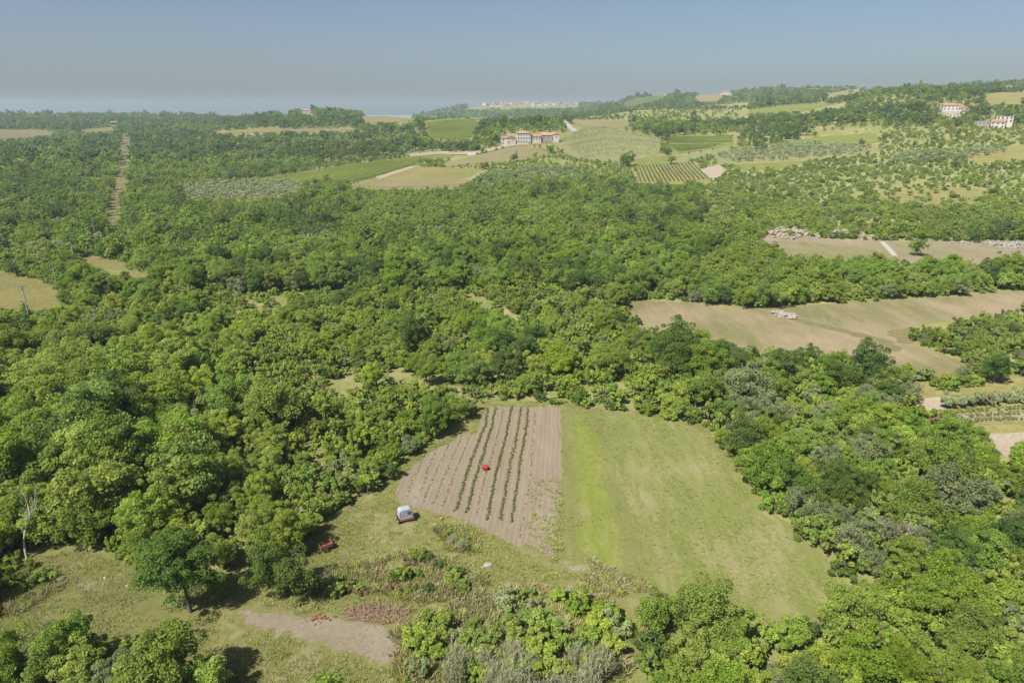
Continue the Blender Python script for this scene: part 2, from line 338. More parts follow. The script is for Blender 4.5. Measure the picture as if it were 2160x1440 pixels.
sheet('wheel_track', [(1450,905),(1455,905),(1530,1010),(1640,1150),(1630,1150),(1520,1010)], 'pale_worn', 4, rag=1.0, clear=False, feather=1.6)
_, DRY = sheet('bare_soil_patch', [(495,1285),(560,1278),(650,1292),(740,1300),(830,1315),(860,1350),(820,1408),(740,1392),(650,1358),(560,1338),(500,1318)], 'dry_soil', 2, rag=1.4, clear=False)
_, DRY2 = sheet('worn_ground', [(1110,1150),(1165,1175),(1230,1185),(1300,1215),(1360,1230),(1340,1250),(1220,1215),(1150,1195),(1080,1160)], 'pale_worn', 4, rag=1.5, clear=False)
for pix in ([(690,1150),(780,1140),(830,1150),(800,1170),(700,1175)], [(110,1210),(170,1208),(290,1225),(280,1250),(150,1262)], [(960,1180),(1060,1175),(1100,1195),(1010,1205)], [(290,1160),(340,1185),(300,1215),(250,1200)], [(880,1100),(960,1094),(1000,1110),(930,1122)], [(470,1190),(560,1215),(590,1262),(520,1270)]):
    sheet('worn_ground', pix, 'pale_worn', 2, rag=1.2, clear=False, feather=2.5)
_, TRACK = sheet('wheel_track', [(474,1318),(484,1318),(480,1380),(478,1500),(462,1500),(470,1380)], 'dry_soil', 2, rag=1.0, clear=False)
sheet('wheel_track', [(690,1108),(760,1045),(822,985),(880,942),(960,912),(966,918),(890,948),(832,992),(770,1052),(700,1114)], 'dry_soil', 2, rag=1.2, clear=False)
sheet('hay_field', [(1318,634),(1440,636),(1560,650),(1620,653),(1740,641),(1900,632),(2160,613),(2300,606),(2300,640),(2160,655),(2060,668),(1965,682),(1920,700),(1912,716),(1960,738),(2050,768),(2030,800),(1930,800),(1840,790),(1700,780),(1560,765),(1440,735),(1350,700)], 'hay_stubble', 1, rag=.8)
sheet('farm_track', [(1640,660),(1760,690),(1860,712),(1905,735),(1890,742),(1840,718),(1740,694),(1640,666)], 'track_soil', 2, rag=1.0, clear=False)
sheet('red_earth_patch', [(1872,700),(1905,692),(1935,690),(1915,712),(1930,726),(1890,722)], 'red_earth', 3, rag=1.2, clear=False)
sheet('small_meadow', [(1912,812),(2000,798),(2080,800),(2300,790),(2300,918),(2160,918),(2060,920),(2030,900),(1960,880),(1910,850)], 'far_meadow', 1, rag=.8)
sheet('gravel_apron', [(1950,840),(2000,838),(2004,862),(1960,866),(1930,858)], 'pale_earth', 2, rag=.9, clear=False)
sheet('vegetable_plot', [(1972,866),(2300,846),(2300,893),(2160,893),(2040,898)], 'dry_soil', 2, rag=.5, clear=False)
sheet('grey_ploughed_plot', [(2082,916),(2300,898),(2300,985),(2150,975),(2090,950)], 'pale_earth', 2, rag=.5)
sheet('quarry_floor', [(1606,500),(1650,496),(1760,505),(1860,508),(1980,510),(2300,505),(2300,560),(2160,562),(2000,575),(1880,572),(1700,558),(1620,545),(1590,520)], 'quarry_floor', 1, rag=1.0)
sheet('concrete_track', [(1856,511),(1866,510),(1894,540),(1882,540)], 'gravel', 2, rag=.1, clear=False)
sheet('slope_field', [(-200,560),(0,574),(60,590),(125,606),(150,640),(60,668),(-200,672)], 'far_meadow', 1, rag=.8)
sheet('slope_field', [(172,547),(190,541),(240,548),(352,577),(335,586),(230,568),(180,560)], 'far_meadow', 1, rag=.8)
for pix in ([(262,284),(269,284),(268,330),(263,356),(255,356),(259,320)], [(251,366),(262,366),(260,400),(247,400)], [(241,400),(253,400),(248,440),(242,486),(229,486),(233,440)]):
    sheet('cleared_strip', pix, 'beige_field', 1, rag=1.2)
_, GROVE = sheet('olive_grove_ground', [(383,399),(430,390),(520,384),(600,384),(645,392),(625,408),(560,420),(470,424),(400,420)], 'olive_ground', 1, rag=.6)
sheet('long_vineyard', [(525,379),(620,366),(740,350),(880,330),(935,322),(960,330),(900,340),(868,352),(790,376),(740,388),(650,391)], 'green_vineyard', 1, rag=.4)
sheet('strip_field', [(738,392),(796,376),(870,352),(940,354),(1022,360),(1000,378),(975,394),(900,398),(800,404),(740,408)], 'far_meadow', 1, rag=.4)
sheet('bare_strip', [(745,390),(800,380),(960,380),(1010,372),(985,388),(900,394),(800,396)], 'beige_field', 2, rag=.4, clear=False)
sheet('farm_path', [(790,374),(868,351),(880,353),(800,380)], 'pale_earth', 2, rag=.3, clear=False)
sheet('farm_path', [(985,378),(1022,360),(1034,362),(1000,382)], 'pale_earth', 2, rag=.3, clear=False)
sheet('sloping_hayfield', [(925,348),(1000,330),(1060,315),(1100,309),(1165,316),(1150,332),(1080,342),(1000,346),(940,356)], 'beige_field', 1, rag=.4)
sheet('villa_drive', [(860,326),(930,321),(1000,320),(1095,303),(1098,306),(1004,326),(930,326),(860,332)], 'pale_earth', 2, rag=.3)
sheet('villa_yard', [(1058,306),(1060,299),(1130,296),(1180,284),(1200,292),(1150,305),(1095,309)], 'far_meadow', 1, rag=.3)
sheet('upper_vineyard', [(895,258),(1000,251),(1030,251),(1010,270),(1000,296),(960,300),(905,298)], 'green_vineyard', 1, rag=.4)
sheet('ridge_track', [(880,249),(1120,251),(1120,254),(1000,253),(880,252)], 'beige_field', 2, rag=.3)
sheet('gravel_road', [(1183,256),(1194,257),(1206,268),(1224,279),(1208,279),(1194,270)], 'gravel', 2, rag=.2)
sheet('terrace_slope', [(1160,300),(1185,283),(1230,270),(1300,275),(1390,290),(1400,318),(1370,332),(1290,342),(1220,338),(1190,325)], 'olive_ground', 1, rag=.5)
sheet('ridge_meadow', [(1195,256),(1330,252),(1340,262),(1300,272),(1230,268)], 'beige_field', 1, rag=.4)
sheet('twin_vineyard', [(1397,290),(1450,286),(1548,286),(1546,304),(1500,315),(1430,325),(1410,308)], 'green_vineyard', 1, rag=.3)
sheet('vineyard_margin', [(1545,284),(1560,284),(1556,312),(1500,330),(1440,345),(1400,360),(1390,352),(1440,330),(1500,318),(1546,305)], 'olive_ground', 2, rag=.5)
sheet('row_vineyard_ground', [(1338,352),(1440,340),(1470,345),(1496,372),(1500,392),(1420,396),(1336,394)], 'far_meadow', 1, rag=.4)
sheet('green_strip', [(1335,338),(1400,328),(1450,330),(1440,340),(1340,356)], 'green_vineyard', 1, rag=.5)
sheet('gravel_lot', [(1478,358),(1515,348),(1530,355),(1520,378),(1500,382)], 'pale_earth', 2, rag=.5)
sheet('hillside_olive_ground', [(1500,330),(1560,312),(1700,300),(1850,310),(1850,325),(1720,340),(1600,345),(1520,348)], 'olive_ground', 1, rag=.5)
sheet('small_vineyard', [(1545,345),(1660,335),(1700,340),(1660,356),(1570,362)], 'green_vineyard', 1, rag=.5)
sheet('hillside_vineyard', [(1640,303),(1720,290),(1850,280),(1856,300),(1760,306),(1660,312)], 'green_vineyard', 1, rag=.5)
sheet('right_slope_meadow', [(2020,330),(2160,305),(2300,300),(2300,335),(2160,345),(2060,345)], 'far_meadow', 1, rag=.6)
sheet('right_slope_clearing', [(1850,402),(1960,395),(2090,400),(2060,432),(1960,440),(1870,430)], 'far_meadow', 1, rag=1.0)
sheet('upper_right_field', [(1580,233),(1650,224),(1740,217),(1750,222),(1640,240),(1580,240)], 'green_vineyard', 1, rag=.4)
sheet('ridge_field', [(1730,203),(1800,190),(1850,186),(1840,195),(1760,208)], 'beige_field', 1, rag=.4)
sheet('right_ridge_field', [(2070,208),(2160,195),(2300,190),(2300,218),(2160,222),(2090,222)], 'far_meadow', 1, rag=.4)
sheet('pink_house_slope', [(1460,216),(1500,200),(1530,198),(1525,208),(1510,216)], 'beige_field', 1, rag=.3)
sheet('terraced_slope', [(1290,225),(1370,208),(1410,204),(1400,214),(1330,228)], 'olive_ground', 1, rag=.4)
for pix in ([(590,276),(640,272),(750,271),(750,275),(640,278)], [(760,250),(800,245),(870,249),(880,255),(830,260),(770,258)], [(-100,272),(80,275),(130,282),(60,292),(-100,296)], [(150,280),(240,268),(245,276),(200,283)]):
    sheet('distant_field', pix, 'beige_field' if pix[0][0] != 150 else 'far_meadow', 1, rag=.4)
sheet('distant_meadow', [(440,278),(580,270),(600,276),(590,280),(460,284)], 'far_meadow', 1, rag=.4)
sheet('village_slope', [(970,232),(1010,222),(1040,220),(1030,232)], 'olive_ground', 1, rag=.4)
sheet('village_terrace', [(1010,222),(1060,214),(1215,216),(1225,224),(1120,222)], 'beige_field', 1, rag=.4)
HILL, _ = sheet('hillside_ground', [(1500,352),(1640,345),(1860,318),(2000,300),(2300,285),(2300,495),(2100,494),(1900,490),(1640,478),(1520,440)], 'hill_scrub_ground', .7, rag=.4, clear=False)
def is_open(X, Y):
    X = np.asarray(X); Y = np.asarray(Y); c = np.zeros(X.shape, bool)
    for wp, x0, x1, y0, y1 in OPEN:
        k = np.nonzero((X >= x0) & (X <= x1) & (Y >= y0) & (Y <= y1) & ~c)[0]
        if len(k): c[k] = inside(wp, X[k], Y[k])
    return c

# ------------------------------------------------------------------ plants
leaf_mat('leaf_mid', (.142, .215, .038), (.320, .420, .085))
leaf_mat('leaf_yellow', (.215, .285, .050), (.395, .475, .112))
leaf_mat('leaf_dark', (.078, .136, .034), (.185, .262, .068))
leaf_mat('leaf_grey', (.19, .23, .10), (.36, .41, .21))
leaf_mat('leaf_olive', (.25, .30, .155), (.45, .51, .28), var=.10)
leaf_mat('leaf_reed', (.25, .27, .14), (.43, .43, .28), var=.08)
leaf_mat('leaf_brown', (.21, .165, .085), (.36, .295, .165), var=.1)
leaf_mat('leaf_grass', (.25, .30, .07), (.39, .42, .135), var=.12)
leaf_mat('leaf_dry', (.30, .275, .14), (.42, .38, .225), var=.12)
leaf_mat('leaf_vine', (.135, .17, .05), (.24, .27, .09), var=.1)
plain_mat('bark', (.13, .105, .08), .95, .3, 6)
plain_mat('dead_wood', (.36, .335, .295), .9, .25, 5)

def leaf_arrays(C, rad, n, size, rg, squash=.8, up=.25, shell=.55, aspect=.62):
    """n leaves round each clump centre C; returns verts, faces, tint"""
    m = len(C); tot = m*n
    c = np.repeat(C, n, 0); r = np.repeat(rad, n)
    d = rg.normal(size=(tot, 3)); d /= np.linalg.norm(d, axis=1, keepdims=True)
    d[:, 2] = np.where((d[:, 2] < -.35) & (rg.random(tot) < .7), -d[:, 2], d[:, 2])
    rho = shell + (1-shell)*rg.random(tot)**.6
    p = c + d*(r*rho)[:, None]*np.array([1, 1, squash])
    nrm = d*.8 + np.array([0, 0, up]) + rg.normal(size=(tot, 3))*.75; nrm /= np.linalg.norm(nrm, axis=1, keepdims=True)
    t1 = np.cross(nrm, rg.normal(size=(tot, 3))); t1 /= np.linalg.norm(t1, axis=1, keepdims=True); t2 = np.cross(nrm, t1)
    s = size*(.6 + .8*rg.random(tot))
    a = t1*(s*.5)[:, None]; b = t2*(s*.5*aspect)[:, None]
    V = np.stack([p-a, p+b-a*.1, p+a, p-b-a*.1], 1).reshape(-1, 3)
    F = np.arange(tot*4).reshape(-1, 4)
    clump = np.repeat(rg.random(m), n)
    tint = np.clip(.55*rg.random(tot) + .45*clump, 0, 1)
    return V, F, np.repeat(tint, 4)
def crown_mesh(name, V, tint, mat):
    n = len(V)//4
    me = bpy.data.meshes.new(name)
    me.vertices.add(len(V)); me.vertices.foreach_set('co', np.asarray(V, np.float32).ravel())
    me.loops.add(n*4); me.loops.foreach_set('vertex_index', np.arange(n*4, dtype=np.int32))
    me.polygons.add(n); me.polygons.foreach_set('loop_start', np.arange(n)*4)
    me.update(calc_edges=True)
    a = me.attributes.new('tint', 'FLOAT', 'POINT'); a.data.foreach_set('value', np.asarray(tint, np.float32))
    me.materials.append(MATS[mat]); return me
def tube(path, radii, seg=6):
    V, F = [], []
    for k, (p, r) in enumerate(zip(path, radii)):
        p = Vector(p); d = (Vector(path[min(k+1, len(path)-1)]) - Vector(path[max(k-1, 0)])).normalized()
        u = d.orthogonal().normalized(); w = d.cross(u)
        for q in range(seg):
            an = 2*math.pi*q/seg; V.append(p + (u*math.cos(an) + w*math.sin(an))*r)
    for k in range(len(path)-1):
        for q in range(seg):
            a = k*seg+q; b = k*seg+(q+1) % seg; F.append((a, b, b+seg, a+seg))
    F.append(tuple(range(len(V)-seg, len(V))))
    return V, F
def wood_mesh(name, tubes, mat):
    V, F = [], []
    for (a, b) in tubes:
        o = len(V); V += a; F += [tuple(i+o for i in f) for f in b]
    me = bpy.data.meshes.new(name); me.from_pydata([tuple(p) for p in V], [], F); me.update()
    me.polygons.foreach_set('use_smooth', [True]*len(me.polygons)); me.materials.append(MATS[mat]); return me
def tree_meshes(seed, h, w, mat, nb, nl, leaf, low=.22, form='round', squash=.8):
    """unit plant: trunk with limbs and a crown of leaf clumps; height h, crown width w"""
    rg = np.random.default_rng(seed)
    ns = 1 if nb < 22 else int(rg.integers(3, 6))         # sub-crowns of different height make an uneven outline
    sa = rg.uniform(0, 6.28) + np.arange(ns)*6.283/ns + rg.normal(size=ns)*.35
    sr = 0*sa if ns == 1 else w*rg.uniform(.14, .30, ns)
    st_ = np.ones(ns) if ns == 1 else np.concatenate([[1.0], rg.uniform(.62, .95, ns-1)])
    d = rg.normal(size=(nb*4, 3)); d /= np.linalg.norm(d, axis=1, keepdims=True)
    d = d[d[:, 2] > -.75][:nb]; nb = len(d)
    own = rg.integers(0, ns, nb)
    cz = h*(low + (st_[own]-low)*.5); ez = h*(st_[own]-low)*.5; wr = w*.5*(1.0 if ns == 1 else .66)
    lob = 1 + .22*np.sin(3*np.arctan2(d[:, 1], d[:, 0]) + seed) * (1-np.abs(d[:, 2])) + .16*rg.normal(size=nb)
    rho = (.35 + .62*rg.random(nb)**.7)*lob
    C = d*rho[:, None]*np.column_stack([np.full(nb, wr), np.full(nb, wr), ez*.95]); C[:, 2] += cz
    C[:, 0] += np.cos(sa[own])*sr[own]; C[:, 1] += np.sin(sa[own])*sr[own]
    if form == 'cone': C[:, :2] *= np.clip(1.25 - (C[:, 2:3]/h)*.95, .2, 1.2)
    if form == 'vase': C[:, :2] *= np.clip(.45 + (C[:, 2:3]/h)*.75, .3, 1.2)
    C[:, 0] += rg.normal()*.05*w; C[:, 1] += rg.normal()*.05*w
    rad = w*(.075 + .11*rg.random(nb)**1.5)
    V, F, t = leaf_arrays(C, rad, nl, leaf, rg, squash)
    V[:, 2] = np.maximum(V[:, 2], .05)
    crown = crown_mesh('crown', V, t, mat)
    lean = rg.normal(size=2)*.03*h
    top = Vector((lean[0], lean[1], h*.75)); fork = Vector((lean[0]*.4, lean[1]*.4, h*max(.18, low*1.1)))
    r0 = .022*h + .03
    tb = [tube([(0, 0, -.4), (0, 0, .25), fork, (fork+top)/2, top], [r0*1.35, r0, r0*.8, r0*.5, .03])]
    for k in rg.choice(nb, min(7, nb), replace=False):
        e = Vector(C[k]); st = fork.lerp(top, rg.random()*.5); midp = st.lerp(e, .5) + Vector((0, 0, .08*h))
        tb.append(tube([st, midp, e], [r0*.5, r0*.3, .03], 5))
    trunk = wood_mesh('trunk', tb, 'bark')
    return trunk, crown
def joined(name, trunk, crown):
    """one mesh of trunk and crown for plants too far off to show them apart"""
    bm = bmesh.new(); bm.from_mesh(crown)
    nv = len(bm.faces); bm.from_mesh(trunk)
    bm.faces.ensure_lookup_table()
    for f in bm.faces[nv:]: f.material_index = 1
    me = bpy.data.meshes.new(name); bm.to_mesh(me); bm.free()
    me.materials.append(crown.materials[0]); me.materials.append(trunk.materials[0]); return me

KINDS = {}     # kind -> list of (trunk, crown)
def add_kind(kind, mat, variants):
    KINDS[kind] = [tree_meshes(*v[:3], mat, *v[3:]) for v in variants]
#                 seed  h     w    clumps leaves size low form
add_kind('mid',    'leaf_mid',    [(1, 9.5, 7.4, 84, 200, 0.258, .18), (2, 8.2, 6.8, 76, 200, 0.249, .12), (3, 11., 7.4, 90, 200, 0.267, .22), (4, 7.2, 6.2, 68, 200, 0.241, .10), (14, 8.8, 7.8, 80, 200, 0.258, .15)])
add_kind('yellow', 'leaf_yellow', [(5, 7.5, 6.0, 70, 200, 0.241, .12, 'vase'), (6, 6.2, 5.4, 62, 200, 0.232, .08), (7, 8.6, 6.2, 74, 200, 0.241, .16, 'vase'), (8, 5.4, 5.2, 56, 200, 0.224, .05)])
add_kind('dark',   'leaf_dark',   [(9, 9.2, 7.0, 86, 200, 0.241, .14), (10, 10.5, 7.0, 90, 200, 0.249, .18), (11, 7.8, 6.4, 78, 200, 0.232, .10)])
add_kind('grey',   'leaf_grey',   [(12, 7.6, 6.4, 70, 200, 0.232, .10), (13, 6.4, 5.8, 62, 200, 0.224, .06, 'vase')])
add_kind('shrub_green',  'leaf_mid',    [(20, 2.3, 2.8, 16, 90, .26, .0), (21, 1.8, 2.4, 13, 90, .24, .0)])
add_kind('shrub_yellow', 'leaf_yellow', [(22, 2.5, 2.8, 16, 90, .26, .0, 'vase'), (23, 1.7, 2.6, 13, 90, .24, .0)])
add_kind('shrub_dark',   'leaf_dark',   [(24, 2.2, 2.7, 16, 90, .24, .0)])
add_kind('shrub_grey',   'leaf_grey',   [(25, 2.1, 2.4, 14, 90, .22, .0, 'vase')])
add_kind('shrub_brown',  'leaf_brown',  [(26, 1.3, 2.4, 12, 80, .24, .0)])
add_kind('sapling_yellow', 'leaf_yellow', [(60, 4.2, 2.1, 18, 60, .26, .04, 'vase', 1.3), (61, 3.2, 1.9, 15, 60, .26, .03, 'vase', 1.3)])
add_kind('sapling_green', 'leaf_mid', [(62, 4.0, 2.2, 18, 60, .26, .04, 'round', 1.3)])
add_kind('olive',        'leaf_olive',  [(27, 3.6, 3.8, 24, 70, .34, .12), (28, 3.2, 3.4, 20, 70, .34, .12)])
add_kind('cypress',      'leaf_dark',   [(29, 11., 2.2, 40, 60, .5, .03, 'round', 1.3)])
FAR = {}       # lighter versions for distance
def add_far(kind, mat, variants):
    FAR[kind] = [joined(kind, *tree_meshes(*v[:3], mat, *v[3:])) for v in variants]
add_far('mid2',    'leaf_mid',    [(31, 9.0, 7.4, 44, 34, .56, .12), (32, 8.0, 7.0, 42, 34, .55, .10), (33, 10., 7.6, 46, 34, .58, .14)])
add_far('yellow2', 'leaf_yellow', [(34, 7.4, 6.4, 38, 34, .54, .08, 'vase'), (35, 6.4, 6.0, 36, 34, .52, .05)])
add_far('dark2',   'leaf_dark',   [(36, 9.4, 7.4, 44, 34, .54, .10), (37, 8.0, 6.8, 42, 34, .52, .08)])
add_far('grey2',   'leaf_grey',   [(38, 6.4, 6.0, 36, 34, .5, .05)])
add_far('mid3',    'leaf_mid',    [(41, 9.0, 8.4, 18, 24, 1.15, .08), (42, 8.0, 8.0, 18, 24, 1.1, .06)])
add_far('yellow3', 'leaf_yellow', [(44, 7.4, 7.4, 16, 24, 1.1, .06)])
add_far('dark3',   'leaf_dark',   [(46, 9.4, 8.2, 18, 24, 1.1, .08), (47, 8.2, 8.0, 18, 24, 1.05, .06)])
add_far('grey3',   'leaf_grey',   [(48, 6.0, 6.8, 15, 24, 1.0, .04)])
add_far('olive2',  'leaf_olive',  [(49, 3.6, 4.2, 14, 26, .6, .08), (50, 3.2, 3.8, 12, 26, .58, .08)])
for k in ('shrub_green', 'shrub_yellow', 'shrub_dark', 'shrub_grey', 'shrub_brown', 'sapling_yellow', 'sapling_green'):
    FAR[k] = [joined(k, *tc) for tc in KINDS[k]]

# scattering with geometry nodes, for masses nobody could count
def protos(name, meshes):
    c = bpy.data.collections.new(name)
    for k, m in enumerate(meshes):
        o = bpy.data.objects.new('%s_%03d' % (name, k), m); c.objects.link(o)
    return c
def scatter(name, meshes, P_, idx, rot, scl, label, cat):
    """one object of kind stuff: plants set on points"""
    me = bpy.data.meshes.new(name); n = len(P_)
    me.vertices.add(n); me.vertices.foreach_set('co', np.asarray(P_, np.float32).ravel())
    for nm, arr, ty in (('pick', np.asarray(idx, np.int32), 'INT'), ('turn', np.asarray(rot, np.float32), 'FLOAT'), ('size', np.asarray(scl, np.float32), 'FLOAT')):
        a = me.attributes.new(nm, ty, 'POINT'); a.data.foreach_set('value', arr)
    o = bpy.data.objects.new(name, me); COL.objects.link(o)
    g = bpy.data.node_groups.new(name + '_scatter', 'GeometryNodeTree')
    g.interface.new_socket('Geometry', in_out='INPUT', socket_type='NodeSocketGeometry')
    g.interface.new_socket('Geometry', in_out='OUTPUT', socket_type='NodeSocketGeometry')
    N = g.nodes; L = g.links
    gi = N.new('NodeGroupInput'); go = N.new('NodeGroupOutput')
    ci = N.new('GeometryNodeCollectionInfo'); ci.inputs['Collection'].default_value = protos(name, meshes)
    ci.inputs['Separate Children'].default_value = True; ci.inputs['Reset Children'].default_value = True
    ip = N.new('GeometryNodeInstanceOnPoints'); ip.inputs['Pick Instance'].default_value = True
    def attr(nm, ty):
        a = N.new('GeometryNodeInputNamedAttribute'); a.data_type = ty; a.inputs['Name'].default_value = nm; return a.outputs['Attribute']
    cx = N.new('ShaderNodeCombineXYZ'); L.new(attr('turn', 'FLOAT'), cx.inputs['Z'])
    L.new(gi.outputs[0], ip.inputs['Points']); L.new(ci.outputs[0], ip.inputs['Instance'])
    L.new(attr('pick', 'INT'), ip.inputs['Instance Index']); L.new(cx.outputs[0], ip.inputs['Rotation']); L.new(attr('size', 'FLOAT'), ip.inputs['Scale'])
    L.new(ip.outputs[0], go.inputs[0])
    md = o.modifiers.new('scatter', 'NODES'); md.node_group = g
    tag(o, label, cat, kind='stuff'); return o

# where trees stand: jittered grid over the wedge of land in view, left out on open ground
def wedge(r0, r1, sp, amax, jit=.42):
    xs = np.arange(-amax*r1, amax*r1, sp); ys = np.arange(r0*.6, r1, sp)
    X, Y = np.meshgrid(xs, ys); X = X + ((np.arange(len(ys)) % 2)*sp*.5)[:, None]
    X = (X + rng.uniform(-jit, jit, X.shape)*sp).ravel(); Y = (Y + rng.uniform(-jit, jit, Y.shape)*sp).ravel()
    r = np.hypot(X, Y); k = (r >= r0) & (r < r1) & (np.abs(X) < amax*Y)
    return X[k], Y[k]
runmax = np.maximum.accumulate((Hgt - CAM_H)/rr[None], axis=1)
def seen(X, Y, z, up=9.0):
    t = np.arctan2(X, Y); r = np.hypot(X, Y)
    i = np.clip(np.searchsorted(th, t), 0, NT-1); j = np.clip(((np.log(r)-lr[0])/(lr[1]-lr[0])).astype(int)-1, 0, NR-1)
    px, py, dp = project(X, Y, z)
    px2, py2, _ = project(X, Y, z+up)
    return ((z+up-CAM_H)/r >= runmax[i, j]-.0005) & (px > -260) & (px < 2420) & (py2 < 1600)
def vnoise(X, Y, s, seed):
    a = np.random.default_rng(seed).uniform(0, 6.28, 8); f = np.random.default_rng(seed+1).normal(size=(8, 2))
    return sum(np.sin((X*f[k, 0]+Y*f[k, 1])/s + a[k]) for k in range(8))/8*1.4
TONES = ['mid', 'yellow', 'dark', 'grey']
def tones_for(X, Y, px, py):
    n1 = 1.25*vnoise(X, Y, 16, 5); n2 = 1.2*vnoise(X, Y, 45, 9)
    w = np.zeros((len(X), 4)); w[:, 0] = .46; w[:, 1] = .25 + .28*n1; w[:, 2] = .17 - .22*n1 + .26*n2; w[:, 1] -= .16*n2; w[:, 3] = .07
    def z(k, m, f):
        w[k, m] *= f
    mid = (py > 640) & (py < 900) & (px < 1480); z(mid, 1, 4.2); z(mid, 2, .8)
    back = (py < 640) & (py > 380); z(back, 0, 1.25); z(back, 2, 1.25); z(back, 1, .9)
    rightw = (px > 1450) & (py > 760); z(rightw, 3, 3.2); z(rightw, 1, .8)
    low = py > 1180; z(low, 1, 1.2); z(low, 2, .5); z(low & (px < 480), 3, 3.5)
    ledge = (px < 1010) & (py > 840); z(ledge, 1, 1.3); z(ledge, 2, .8)
    far = py < 345; z(far, 2, 2.6); z(far, 1, .5)
    for (x0, y0, x1, y1) in ((590, 430, 800, 505), (1290, 430, 1560, 520), (560, 285, 800, 335), (1360, 255, 1900, 300)):
        z((px > x0) & (px < x1) & (py > y0) & (py < y1), 2, 4.0)
    lw = (px < 640) & (py < 277); z(lw, 2, 3.0); z(lw, 1, .4)
    w = np.clip(w, .02, None); w /= w.sum(1, keepdims=True); c = w.cumsum(1)
    return (rng.random(len(X))[:, None] > c[:, :3]).sum(1)

# ---- single trees that stand out, one by one
HAND = [  # photo pixel of the foot, tone, variant, height, label
 (402,1290,'dark',1,10.2,'tall bushy green tree on a bare trunk, alone between grass clearing and bare soil'),
 (604,1258,'dark',0,8.6,'dark round-topped tree standing alone just below the wheeled box trailer'),
 (352,1205,'mid',1,7.0,'fresh green tree directly behind the tall one on the bare trunk'),
 (1470,1345,'mid',0,8.6,'large bright green tree overlapping the lower edge of the green meadow'),
 (1398,1330,'mid',3,5.6,'low green tree beside the brown brush pit below the meadow'),
 (880,752,'dark',1,11.5,'tall dark crown rising out of the yellowish scrub, far behind the ploughed plot'),
 (1040,770,'dark',0,9.0,'dark green tree left of centre in the scrub behind the ploughed plot'),
 (1105,775,'dark',2,8.0,'rounded dark green tree to the right of its darker neighbour behind the ploughed plot'),
 (1165,712,'mid',3,6.5,'small pointed green tree alone in the yellow scrub behind the plot'),
 (1280,802,'mid',0,8.2,'broad green tree at the far side of the meadow, below the hay field'),
 (1425,812,'dark',1,12.0,'narrow very dark tree at the near edge of the hay field'),
 (1462,765,'mid',1,8.0,'domed green tree covering the near left corner of the hay field'),
 (1560,850,'grey',0,10.5,'large silvery grey-green willow-like tree near the hay field'),
 (1830,822,'dark',1,10.5,'biggest dark tree at the right end of the wood, below the hay field'),
 (1770,830,'dark',0,8.6,'dark tree just left of the biggest dark one, below the hay field'),
 (2095,808,'dark',2,6.6,'dark rounded tree standing above the olive row at right'),
 (1990,1100,'grey',1,9.0,'slender silver-leaved tree in the wood right of the meadow'),
 (230,960,'dark',1,14.0,'huge dark tree at the left with deep shade beneath it'),
 (120,1010,'mid',2,13.0,'very large tree at the left margin above the small grass clearing'),
 (40,960,'mid',0,12.0,'wide tree crown cut by the left border, above the dead pale trunk'),
 (350,985,'mid',0,10.0,'full green tree at the lower edge of the left wood'),
 (500,900,'mid',2,11.0,'tall narrow-crowned tree in the middle of the left wood'),
 (1585,1008,'mid',3,5.2,'leafy green tree leaning over the upper right edge of the meadow'),
]
IND = []   # individuals: x, y, tone, variant, scale, label or None
for px, py, tone, var, h, lab in HAND:
    x, y = at(px, py); IND.append((x, y, tone, var, h, lab))
hx = np.array([i[0] for i in IND]); hy = np.array([i[1] for i in IND])
PROTO_H = {'mid': [9.5, 8.2, 11., 7.2, 8.8], 'yellow': [7.5, 6.2, 8.6, 5.4], 'dark': [9.2, 10.5, 7.8], 'grey': [7.6, 6.4]}

# ---- woods near the drone
X, Y = wedge(36, 265, 4.1, 1.2)
k = ~is_open(X, Y); X, Y = X[k], Y[k]
z = zfun(X, Y); k = seen(X, Y, z, 12); X, Y, z = X[k], Y[k], z[k]
k = np.array([np.min(np.hypot(hx-a, hy-b)) > 2.6 for a, b in zip(X, Y)]); X, Y, z = X[k], Y[k], z[k]
px, py, dep = project(X, Y, z)
thin = vnoise(X, Y, 22, 31)
gap = ((py < 870) & (py > 620) & (px < 1420) & (px > 250) & (thin > -.25)) | (thin > .85)     # lighter scrub among the trees
k = ~(gap & (rng.random(len(X)) < .85)); X, Y, z, px, py = X[k], Y[k], z[k], px[k], py[k]
tone = tones_for(X, Y, px, py)
bl_ = (px < 480) & (py > 1320); tone = np.where(bl_, rng.choice([0, 1, 3], len(X), p=[.4, .35, .25]), tone)
bh_ = (px > 280) & (px < 760) & (py > 1020) & (py < 1262); tone = np.where(bh_ & (rng.random(len(X)) < .7), 1, tone)
scl = (.5 + .62*rng.random(len(X))**.8)*(1 + .22*vnoise(X, Y, 20, 51))
scl *= np.where((px < 420) & (py > 760) & (py < 1130), 1.45, np.where((px < 620) & (py > 760) & (py < 1200), 1.15, 1.0))
scl *= np.where((px > 300) & (px < 1400) & (py < 880) & (py > 620), rng.uniform(.5, .85, len(px)), 1.0)
scl *= np.where((px <= 300) & (py < 860) & (py > 620), .8, 1.0)
scl = np.where((py > 1320) & (px < 480), np.clip(scl, .7, .85), scl)
scl *= np.where((px > 400) & (px < 740) & (py > 940) & (py < 1260), .60, 1.0)
scl *= np.where((py > 1290) & (px > 800), .72, 1.0)
scl *= np.where((px > 600) & (px < 1010) & (py > 840) & (py < 1120), .52, 1.0)
scl *= np.where((px > 1400) & (py > 760) & (py < 1290), .84, 1.0)
scl *= np.where((py < 700) & (py > 560) & (px > 1300), .9, 1.0)
tong = (px > 1900) & (py > 645) & (py < 800); scl *= np.where(tong, .45, 1.0); tone = np.where(tong & (rng.random(len(X)) < .6), rng.choice([1, 3], len(X)), tone)
